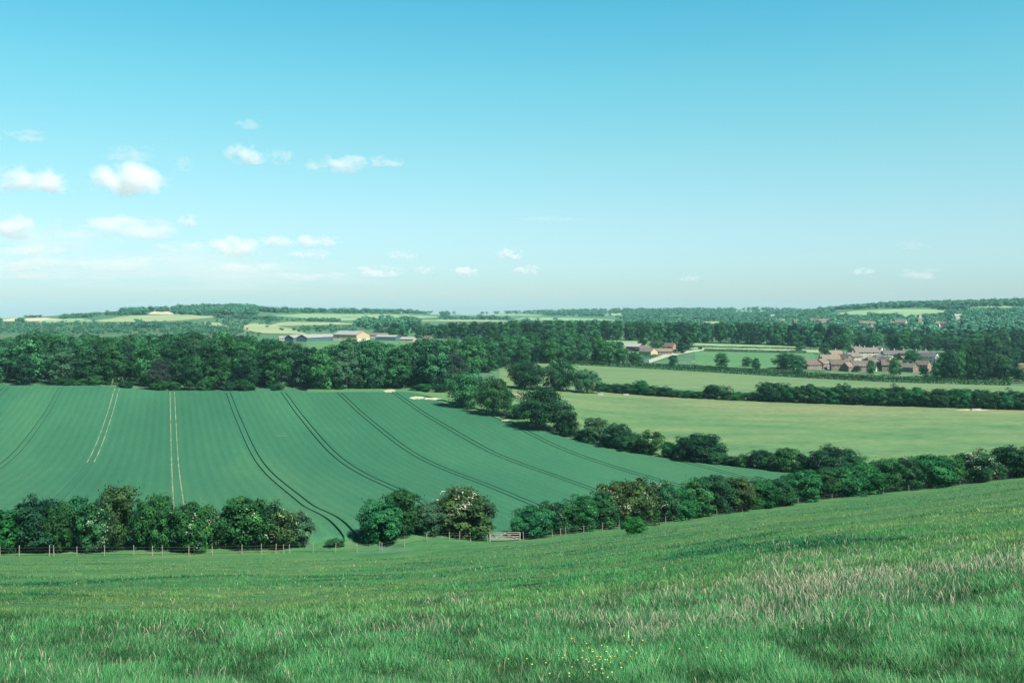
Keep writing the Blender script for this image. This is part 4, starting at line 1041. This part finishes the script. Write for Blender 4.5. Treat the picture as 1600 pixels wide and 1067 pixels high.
# far village
fv = [(1208, 500, 10, 'white', 'pale', 'lone white roof among far woods left of the village'), (1222, 509, 10, 'cream', 'greybrown', 'leftmost pale house of the far village'),
 (1243, 510, 12, 'cream', 'brown', 'brownish house at the left of the far village'), (1268, 508, 11, 'cream', 'brown', 'first of the four close far-village houses'),
 (1277, 508, 10, 'brick', 'brown', 'second of the four close far-village houses'), (1285, 509, 11, 'white', 'greybrown', 'third of the four close far-village houses'),
 (1294, 509, 9, 'cream', 'brown', 'fourth of the four close far-village houses'), (1346, 513, 12, 'cream', 'brown', 'left of the three houses below the big hill field'),
 (1354, 513, 11, 'brick', 'tan', 'middle of the three houses below the big hill field'), (1366, 514, 12, 'cream', 'greybrown', 'right of the three houses below the big hill field'),
 (1392, 513, 9, 'white', 'brown', 'pale house left of the big stone house'), (1463, 514, 11, 'white', 'greybrown', 'white-fronted house right of the church'),
 (1476, 514, 12, 'brick', 'brown', 'brown house second right of the church'), (1497, 501, 12, 'white', 'pale', 'white house high on the right hillside'),
 (1498, 514, 12, 'white', 'pale', 'long white house low on the right hillside'), (1546, 513, 10, 'tan', 'tan', 'sandy house among trees at the right'), (1563, 516, 10, 'cream', 'tan', 'pale house near the right edge of the village')]
for n, (px, py, l, wa, rf, lab) in enumerate(fv):
    building('village_house', px, py - 1.5, l, 7.5, 6.6, 10, R(-25 + 17 * (n % 4)), wa, rf, lab, 'house', 'houses of the far village', chim=1, win=2, ymin=1150)
building('manor_house', 1408, 513, 16, 12, 9, 14, R(-40), 'stone', 'greybrown', 'big stone house left of the church spire', 'house', chim=2, win=3, ymin=1150)
Y = hit(1438, 513, 1150); ch = obj('church', None, label='stone church with a pointed spire in the far village', cat='church', loc=at(1438, Y), rot=(0, 0, R(-20)))
V_, F_ = [], []; box(V_, F_, (0, 0, 7), (5.5, 5.5, 16)); obj('tower', mk_mesh('tower', V_, F_, BW['stone']), ch)
v = [(-2.9, -2.9, 15), (2.9, -2.9, 15), (2.9, 2.9, 15), (-2.9, 2.9, 15), (0, 0, 25)]; obj('spire', mk_mesh('spire', v, [(0, 1, 4), (1, 2, 4), (2, 3, 4), (3, 0, 4), (0, 3, 2, 1)], BW['stone']), ch)
v = [(2.75, -4, -1), (18, -4, -1), (18, 4, -1), (2.75, 4, -1), (2.75, -4, 6), (18, -4, 6), (18, 4, 6), (2.75, 4, 6), (2.75, 0, 9.8), (18, 0, 9.8)]
obj('nave', mk_mesh('nave', v, [(0, 1, 5, 4), (1, 2, 6, 5), (2, 3, 7, 6), (3, 0, 4, 7), (4, 8, 7), (5, 6, 9)], BW['stone']), ch)
v = [(2.8, -4.5, 5.8), (18.4, -4.5, 5.8), (18.4, 0, 10.1), (2.8, 0, 10.1), (18.4, 4.5, 5.8), (2.8, 4.5, 5.8)]; obj('roof', mk_mesh('roof', v, [(0, 1, 2, 3), (3, 2, 4, 5)], BR['pale']), ch)
# water troughs in the meadows
def trough(px, py, ymin, label, l=3.0):
    Y = hit(px, py, ymin); e = obj('water_trough', None, label=label, cat='trough', loc=at(px, Y), rot=(0, 0, R(8)), group='pale troughs in the hay meadows')
    V_, F_ = [], []
    for c, s in (((0, -.5, .45), (l, .12, .7)), ((0, .5, .45), (l, .12, .7)), ((-l / 2, 0, .45), (.12, 1.12, .7)), ((l / 2, 0, .45), (.12, 1.12, .7)), ((0, 0, .2), (l - .1, .9, .12))): box(V_, F_, c, s)
    obj('basin', mk_mesh('basin', V_, F_, BW['trough']), e)
    for sx in (-1, 1):
        V_, F_ = [], []; box(V_, F_, (sx * l * .36, 0, .05), (.3, .9, .3)); obj('leg', mk_mesh('leg', V_, F_, BW['stone']), e)
trough(938, 617.5, 400, 'pale trough left of another at the top of the hay meadow'); trough(978, 618, 400, 'pale trough below the gap in the meadow hedge')
trough(1525, 641.5, 350, 'pale trough on worn ground at the right of the hay meadow', 4.5); trough(1083, 566, 600, 'white trough alone in the green paddock', 2.5)
trough(1523, 592, 540, 'white trough in the thin paddock below the dark clump', 3)

# ------------------------------------------------------------------ grass of the near meadow
def col_attr(me, c):
    a = me.attributes.new('col', 'FLOAT_COLOR', 'FACE'); cc = np.ones((len(c), 4), np.float32); cc[:, :3] = c; a.data.foreach_set('color', cc.ravel())
def ground_samples(n, py_top=None):
    """points spread over the meadow so that near and far ground is covered evenly as seen"""
    px = rng.uniform(-140, 1740, n); hy = hedge_y(px)
    t = rng.random(n)
    # even in image rows: 1/Y is roughly linear in rows
    y = 1 / (1 / 5.5 + (1 / (hy + 1) - 1 / 5.5) * t)
    return px, y
def patches(x, y):
    """slow variation of the sward: returns (pale, dark, seed) 0..1"""
    c, s = math.cos(R(-15)), math.sin(R(-15)); a = x * c - y * s; b = x * s + y * c
    n1 = fbm(a * .06 + 9, b * .11 + 3, 5); n2 = fbm(a * .22 + 30, b * .30 + 70, 4); n3 = fbm(a * .25 + 90, b * .4 + 10, 3)
    return smooth(.40, .60, n1), smooth(.46, .66, n2) * (1 - smooth(.45, .62, n1) * .7), smooth(.5, .68, n3)
def blades(name, n, hfun, wpx, lean, kind, label, seedh=False):
    px, y = ground_samples(n)
    x = X(px, y); z = gz(x, y)
    pale, dark, seed = patches(x, y)
    near = 1 - smooth(16, 30, y)
    h = hfun(y, pale, dark, seed) * rng.uniform(.6, 1.25, n) * (.55 + .95 * smooth(.25, .75, fbm(x * 1.7 + 3, y * 1.3 + 9, 3)))
    w = np.maximum(.0035, wpx * y / 1005.0) * rng.uniform(.7, 1.3, n)
    az = rng.uniform(0, 6.283, n); ln = h * lean * rng.uniform(.3, 1.3, n)
    wind = np.array([-.18, .05])
    lx = np.cos(az) * ln + wind[0] * ln; ly = np.sin(az) * ln + wind[1] * ln
    fa = rng.uniform(0, 6.283, n); wx = np.cos(fa) * w; wy = np.sin(fa) * w * .5
    b = np.stack([x, y, z - .03], 1)
    m = b + np.stack([lx * .35, ly * .35, h * .6], 1); t = b + np.stack([lx, ly, h], 1)
    W = np.stack([wx, wy, 0 * w], 1) * .5
    v = np.stack([b - W, b + W, m - W * .9, m + W * .9, t - W * .15, t + W * .15], 1).reshape(-1, 3)
    i = np.arange(n)[:, None] * 6
    f = np.concatenate([i + np.array([[0, 1, 3, 2]]), i + np.array([[2, 3, 5, 4]])], 1).reshape(-1, 4)
    return x, y, z, h, v, f, pale, dark, seed, near, t, W
GREEN = np.array([.064, .245, .074]); BLUE = np.array([.014, .140, .062]); PALE = np.array([.195, .290, .090]); STRAW = np.array([.30, .30, .17]); PINK = np.array([.24, .20, .15])
n = 950000
def hf(y, pale, dark, seed): return (.17 - .08 * smooth(15, 30, y)) * (1 + .35 * dark - .2 * pale) + .02 * smooth(60, 150, y)
x, y, z, h, v, f, pale, dark, seed, near, t, W = blades('grass', n, hf, .68, .42, 'g', '')
tuft = fbm(x * 1.7 + 3, y * 1.3 + 9, 3)                      # clumps half a metre across
c = GREEN * (1 - dark[:, None]) + BLUE * dark[:, None]
c = c * (1 - near[:, None]) + np.array([.044, .235, .086]) * near[:, None]
k = (pale * rng.uniform(.3, 1.0, n) * (1 - .8 * near))[:, None]; c = c * (1 - k) + PALE * k
k = (rng.random(n) < .03 + .04 * near + .05 * seed).astype(float)[:, None] * rng.uniform(.3, 1, n)[:, None]; c = c * (1 - k) + STRAW * k
c *= .76 * (np.exp(rng.normal(0, 1, n) * (.16 + .26 * near)) * (.5 + .9 * smooth(.25, .75, tuft)) * (.72 + .56 * fbm(x * .09 + 33, y * .13 + 12, 3)))[:, None]
me = mesh_np('meadow_grass', v, f, M['grass']); col_attr(me, np.repeat(c, 2, 0))
obj('grass', me, kind='stuff', label='long green meadow grass covering the near hillside', cat='grass')

# flowering stems with pale pinkish heads, in drifts
n = 90000
def hs_(y, pale, dark, seed): return .46 + 0 * y
px, y = ground_samples(n); x = X(px, y); pale, dark, seed = patches(x, y)
edge = np.interp(px, [0, 400, 850, 1100, 1300, 1600], [14, 15, 19, 20, 23, 28])
c_, s_ = math.cos(R(-15)), math.sin(R(-15))
drift = fbm((x * c_ - y * s_) * .22 + 5, (x * s_ + y * c_) * .5 + 8, 3)
DR = [(1400, 925, 180, 30, 1.6), (1250, 905, 70, 24, 1.4), (1560, 905, 70, 24, 1.5), (1400, 865, 110, 10, .5), (960, 985, 90, 18, .5), (720, 950, 90, 10, .4), (640, 1000, 80, 12, .3), (300, 1012, 160, 10, .25), (1060, 950, 100, 12, .4), (1200, 985, 110, 26, .7), (1020, 1010, 60, 20, .6)]
pyy = H - gz(x, y) / y * F; spotd = sum(w_ * np.exp(-((px - a_) / c2_) ** 2 - ((pyy - b2_) / d2_) ** 2) for a_, b2_, c2_, d2_, w_ in DR)
keep = (rng.random(n) < np.clip(spotd, 0, 1) * smooth(.3, .6, fbm(x * .9, y * .9, 3)) * 1.0 + np.where(y < edge, .12, .03) * smooth(.45, .68, drift) * .5 + .006)
x, y, px, drift = x[keep], y[keep], px[keep], drift[keep]; n = len(x); z = gz(x, y)
h = rng.uniform(.18, .40, n); az = rng.uniform(0, 6.283, n); ln = h * rng.uniform(.05, .38, n)
w = np.maximum(.002, .3 * y / 1005.0); fa = rng.uniform(-.6, .6, n)
W = np.stack([np.cos(fa) * w, np.sin(fa) * w, 0 * w], 1) * .5
b = np.stack([x, y, z], 1); d = np.stack([np.cos(az) * ln, np.sin(az) * ln * .5, h], 1)
p1 = b + d * np.array([.5, .5, .68]); p2 = b + d * np.array([.82, .82, .88]); p3 = b + d * np.array([1.25, 1.25, 1.0])
hw = np.maximum(.005, .6 * y / 1005.0) * rng.uniform(.7, 1.3, n); HW = W / (w[:, None] * .5) * hw[:, None] * .5
v = np.stack([b - W, b + W, p1 - W, p1 + W, p2 - HW, p2 + HW, p3 - W * .6, p3 + W * .6], 1).reshape(-1, 3)
i = np.arange(n)[:, None] * 8
f = np.concatenate([i + np.array([[0, 1, 3, 2]]), i + np.array([[2, 3, 5, 4]]), i + np.array([[4, 5, 7, 6]])], 1).reshape(-1, 4)
hc = STRAW * .35 + np.array([.50, .44, .35]) * .65; hc = hc[None] * rng.uniform(.7, 1.35, n)[:, None]
cc = np.stack([np.tile(np.array([.06, .20, .09]), (n, 1)), hc * .8, hc], 1).reshape(-1, 3)
me = mesh_np('seed_grass', v, f, M['grass']); col_attr(me, cc)
obj('seeding_grass', me, kind='stuff', label='taller grass stems with pale pinkish seed heads', cat='grass')
# buttercups
n = 26000
px, y = ground_samples(n); x = X(px, y)
a = x * c_ - y * s_; b_ = x * s_ + y * c_
fl = fbm(a * .16 + 51, b_ * .6 + 22, 3)
pr = smooth(.66, .80, fl) * .07 * smooth(14, 30, y) + .0005
spot = np.exp(-(((px - 930) / 70) ** 2 + ((y - 9.8) / .9) ** 2)) * .35 + np.exp(-(((px - 1080) / 90) ** 2 + ((y - 10.5) / .8) ** 2)) * .05
keep = rng.random(n) < np.where(px > 700, pr, pr * .3) + spot
x, y = x[keep], y[keep]; n = len(x); z = gz(x, y) + np.where(y < 20, rng.uniform(.14, .28, n), .14)
r_ = np.maximum(.008, .42 * y / 1005.0)
aa = np.arange(5) * 6.283 / 5
v = np.stack([np.stack([x + np.cos(q) * r_, y + np.sin(q) * r_ * .8 - 0 * r_, z + r_ * .5 * np.sin(q)], 1) for q in aa], 1)
stem = np.stack([np.stack([x - .003, y, z - .25], 1), np.stack([x + .003, y, z - .25], 1), np.stack([x, y, z], 1)], 1)
v = v.reshape(-1, 3); f = np.arange(5 * n).reshape(n, 5)
me = mesh_np('buttercups', v, f, M['grass']); col_attr(me, np.array([.62, .56, .12])[None] * rng.uniform(.7, 1.1, n)[:, None])
obj('buttercups', me, kind='stuff', label='scattered yellow buttercups in the meadow grass', cat='flowers')

# ------------------------------------------------------------------ haze
m, N, L, out = mat('haze')
pv = N('VolumePrincipled'); pv.inputs['Color'].default_value = (.42, .78, .95, 1); pv.inputs['Density'].default_value = 4.8e-5; pv.inputs['Anisotropy'].default_value = .0
L(pv.outputs[0], out.inputs['Volume'])
V_, F_ = [], []; box(V_, F_, (0, 3700, -120), (15400, 7900, 330)); 
obj('haze', mk_mesh('haze', V_, F_, m), kind='stuff', label='thin pale air over the whole valley', cat='haze')

# ------------------------------------------------------------------ clouds: volumes of droplets far beyond the hills
m, N, L, out = mat('cloud')
tc = N('TexCoord'); oi = N('ObjectInfo')
sx = N('SeparateXYZ'); L(tc.outputs['Object'], sx.inputs[0])
ln_ = N('VectorMath', operation='LENGTH'); L(tc.outputs['Object'], ln_.inputs[0])
ns = N('TexNoise', noise_dimensions='4D'); ns.inputs['Scale'].default_value = 1.7; ns.inputs['Detail'].default_value = 6; ns.inputs['Roughness'].default_value = .58
vt = N('VectorTransform', vector_type='POINT', convert_from='OBJECT', convert_to='WORLD')
sc_ = N('VectorMath', operation='MULTIPLY'); sc_.inputs[1].default_value = (1.5, .6, .8); L(tc.outputs['Object'], sc_.inputs[0]); L(sc_.outputs[0], ns.inputs['Vector'])
mw = N('Math', operation='MULTIPLY'); mw.inputs[1].default_value = 37; L(oi.outputs['Random'], mw.inputs[0]); L(mw.outputs[0], ns.inputs['W'])
e1 = N('Math', operation='SUBTRACT'); e1.inputs[0].default_value = .92; L(ln_.outputs['Value'], e1.inputs[1])       # 1 in the middle, 0 at the rim
e2 = N('Math', operation='MULTIPLY_ADD'); e2.inputs[1].default_value = 4.6; L(ns.outputs[0], e2.inputs[0]); e2.inputs[2].default_value = -2.5
e3 = N('Math', operation='ADD'); L(e1.outputs[0], e3.inputs[0]); L(e2.outputs[0], e3.inputs[1])
mr = N('MapRange'); mr.inputs[1].default_value = 0; mr.inputs[2].default_value = .75; L(e3.outputs[0], mr.inputs[0])
rimr = N('MapRange'); rimr.inputs[1].default_value = 0.0; rimr.inputs[2].default_value = .25; L(e1.outputs[0], rimr.inputs[0])
dm = N('Math', operation='MULTIPLY'); L(mr.outputs[0], dm.inputs[0]); L(rimr.outputs[0], dm.inputs[1])
d2 = N('Math', operation='MULTIPLY'); L(dm.outputs[0], d2.inputs[0])
oc = N('SeparateColor'); L(oi.outputs['Color'], oc.inputs[0]); d3 = N('Math', operation='MULTIPLY'); d3.inputs[1].default_value = .0021; L(oc.outputs[0], d3.inputs[0]); L(d3.outputs[0], d2.inputs[1])
pv = N('VolumePrincipled'); pv.inputs['Color'].default_value = (.985, .975, .97, 1); pv.inputs['Anisotropy'].default_value = .1
L(d2.outputs[0], pv.inputs['Density']); L(pv.outputs[0], out.inputs['Volume'])
M['cloud'] = m
import bmesh
bm = bmesh.new(); bmesh.ops.create_icosphere(bm, subdivisions=3, radius=1)
for v_ in bm.verts:
    if v_.co.z < -.45: v_.co.z = -.45 + (v_.co.z + .45) * .25
cme = bpy.data.meshes.new('cloud'); bm.to_mesh(cme); bm.free(); cme.materials.append(m)
CL = [ (230, 424, 430, 40, .55, 'wide faint veil low over the left horizon'), (60, 372, 160, 30, .35, 'faint veil around the low clouds at the left edge'), # px centre, py centre, half width, half height, thickness, label
 (48, 284, 78, 26, 1.0, 'bright cumulus cut by the left edge'), (200, 284, 76, 33, 1.0, 'largest bright cumulus with a peaked top'),
 (36, 213, 44, 12, .3, 'faint thin cloud high at the left edge'), (387, 243, 40, 20, .5, 'small round cloud above the middle left'),
 (441, 247, 24, 15, .25, 'faint puff just right of the small round cloud'), (532, 258, 62, 16, .55, 'long narrow cloud with bright left end'),
 (603, 253, 32, 11, .35, 'thin tail right of the long narrow cloud'), (385, 194, 28, 11, .2, 'faintest and highest cloud of all'), (200, 241, 48, 16, .22, 'faint wisp above the largest cumulus'),
 (286, 258, 28, 14, .15, 'barely visible wisp right of the largest cumulus'), (20, 357, 46, 22, .8, 'bright cloud low at the left edge'), (170, 358, 118, 22, .85, 'broad flat bright cloud below the largest cumulus'),
 (292, 345, 24, 12, .5, 'small puff right of the broad flat cloud'), (368, 389, 50, 22, 1.0, 'bright cloud under the small round one'), (428, 378, 34, 11, .6, 'narrow bright strip right of the bright low cloud'),
 (494, 378, 46, 12, .7, 'wider bright strip over a fainter one'), (482, 399, 40, 10, .55, 'fainter strip under the wider bright one'), (628, 398, 30, 9, .4, 'small strip cloud left of centre'),
 (588, 425, 48, 11, .7, 'low bright flat cloud left of centre'), (795, 397, 26, 11, .7, 'lone small cloud at the centre'), (665, 422, 20, 8, .4, 'tiny low cloud right of the flat one'), (727, 425, 26, 10, .6, 'low puff below and left of the lone small cloud'),
 (822, 423, 24, 10, .6, 'low puff below and right of the lone small cloud'), (40, 392, 70, 13, .6, 'long band at the left edge above another'), (55, 414, 90, 13, .5, 'lowest long band at the left edge'), (190, 412, 84, 14, .45, 'low hazy band below the broad flat cloud'),
 (380, 418, 80, 12, .35, 'hazy low band below the bright low cloud'), (100, 434, 110, 10, .3, 'haziest band nearest the left horizon'), (1347, 424, 22, 7, .5, 'tiny low cloud at the right'), (1437, 428, 48, 11, .35, 'thin low cloud furthest right'), (1428, 384, 30, 8, .2, 'faint streak above the furthest right cloud'),
 (850, 343, 70, 5, .15, 'thin pale streak right of centre'), (1075, 434, 22, 7, .3, 'tiny faint cloud near the horizon right of centre'), (480, 432, 90, 9, .3, 'faint low band left of centre'), (290, 385, 60, 10, .3, 'faint band between the two bright low clouds')]
for n, (px, py, hw_, hh_, th, lab) in enumerate(CL):
    Y = 11000 + 9000 * np.clip((py - 250) / 180, 0, 1) + (n % 5) * 150
    rx = hw_ / F * Y * 1.15; rz = hh_ / F * Y * 1.25
    o = obj('cloud', cme, label=lab, cat='cloud', group='fair weather clouds low in the sky', loc=(float(X(px, Y)), float(Y), float((H - py) / F * Y)), scale=(rx, max(rx * .55, rz), rz), rot=(0, 0, R(3 * (n % 3))))
    th = th * ((.75 if px > 1000 else 1.15) if py > 330 else 1.2) * (.62 if hw_ > 140 else 1) 
    o.color = (th * 700 / max(rx * .55, rz), 0, 0, 1)

# ------------------------------------------------------------------ light, sky, camera
SUN_AZ, SUN_EL = 136.0, 52.0         # clockwise from the view direction
sd = bpy.data.lights.new('sun', 'SUN'); sd.energy = 4.9; sd.angle = R(.53); sd.color = (1.0, .955, .86)
so = link(bpy.data.objects.new('sun', sd))
import mathutils
dv = mathutils.Vector((math.sin(R(SUN_AZ)) * math.cos(R(SUN_EL)), math.cos(R(SUN_AZ)) * math.cos(R(SUN_EL)), math.sin(R(SUN_EL))))
so.rotation_euler = dv.to_track_quat('Z', 'Y').to_euler(); so.location = (200, -100, 300)
wd = bpy.data.worlds.new('World'); scene.world = wd; wd.use_nodes = True
nt = wd.node_tree; nt.nodes.clear()
wo = nt.nodes.new('ShaderNodeOutputWorld'); bg = nt.nodes.new('ShaderNodeBackground'); bg.inputs[1].default_value = .0535
sky = nt.nodes.new('ShaderNodeTexSky'); sky.sky_type = 'NISHITA'; sky.sun_disc = False; sky.sun_elevation = R(SUN_EL); sky.sun_rotation = R(SUN_AZ); sky.altitude = 100; sky.air_density = 1.0; sky.dust_density = .6; sky.ozone_density = 1.0
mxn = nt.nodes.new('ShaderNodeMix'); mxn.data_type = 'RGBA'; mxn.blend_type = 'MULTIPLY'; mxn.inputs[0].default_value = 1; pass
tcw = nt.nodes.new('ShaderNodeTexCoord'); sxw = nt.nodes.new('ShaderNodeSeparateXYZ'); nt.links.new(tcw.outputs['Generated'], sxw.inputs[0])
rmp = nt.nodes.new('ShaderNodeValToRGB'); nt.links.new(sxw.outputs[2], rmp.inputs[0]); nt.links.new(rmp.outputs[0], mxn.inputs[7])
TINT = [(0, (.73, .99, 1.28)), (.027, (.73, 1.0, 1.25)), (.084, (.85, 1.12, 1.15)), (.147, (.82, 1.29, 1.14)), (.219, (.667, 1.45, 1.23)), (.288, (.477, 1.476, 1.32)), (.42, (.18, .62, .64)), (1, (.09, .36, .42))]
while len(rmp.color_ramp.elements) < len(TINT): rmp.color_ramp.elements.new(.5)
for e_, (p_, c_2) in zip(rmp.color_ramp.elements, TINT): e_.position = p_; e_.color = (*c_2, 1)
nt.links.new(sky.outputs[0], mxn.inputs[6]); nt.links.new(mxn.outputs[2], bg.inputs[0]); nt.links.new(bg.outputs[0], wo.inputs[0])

cd = bpy.data.cameras.new('camera'); co = link(bpy.data.objects.new('camera', cd)); scene.camera = co
cd.sensor_width = 36; cd.lens = 36 * F / 1600; cd.shift_y = -(533.5 - H) / 1600; cd.clip_start = .1; cd.clip_end = 60000
co.location = (0, 0, 0); co.rotation_euler = (R(90), 0, 0)
vs = scene.view_settings; vs.view_transform = 'Standard'; vs.look = 'None'; vs.gamma = 1; vs.exposure = 1.25
cy = scene.cycles; cy.use_denoising = True; cy.max_bounces = 8; cy.diffuse_bounces = 1; cy.transmission_bounces = 4; cy.volume_bounces = 5; cy.use_adaptive_sampling = True; cy.adaptive_threshold = .008
cy.volume_step_rate = 1.0; cy.volume_max_steps = 256
scene.render.engine = 'CYCLES'
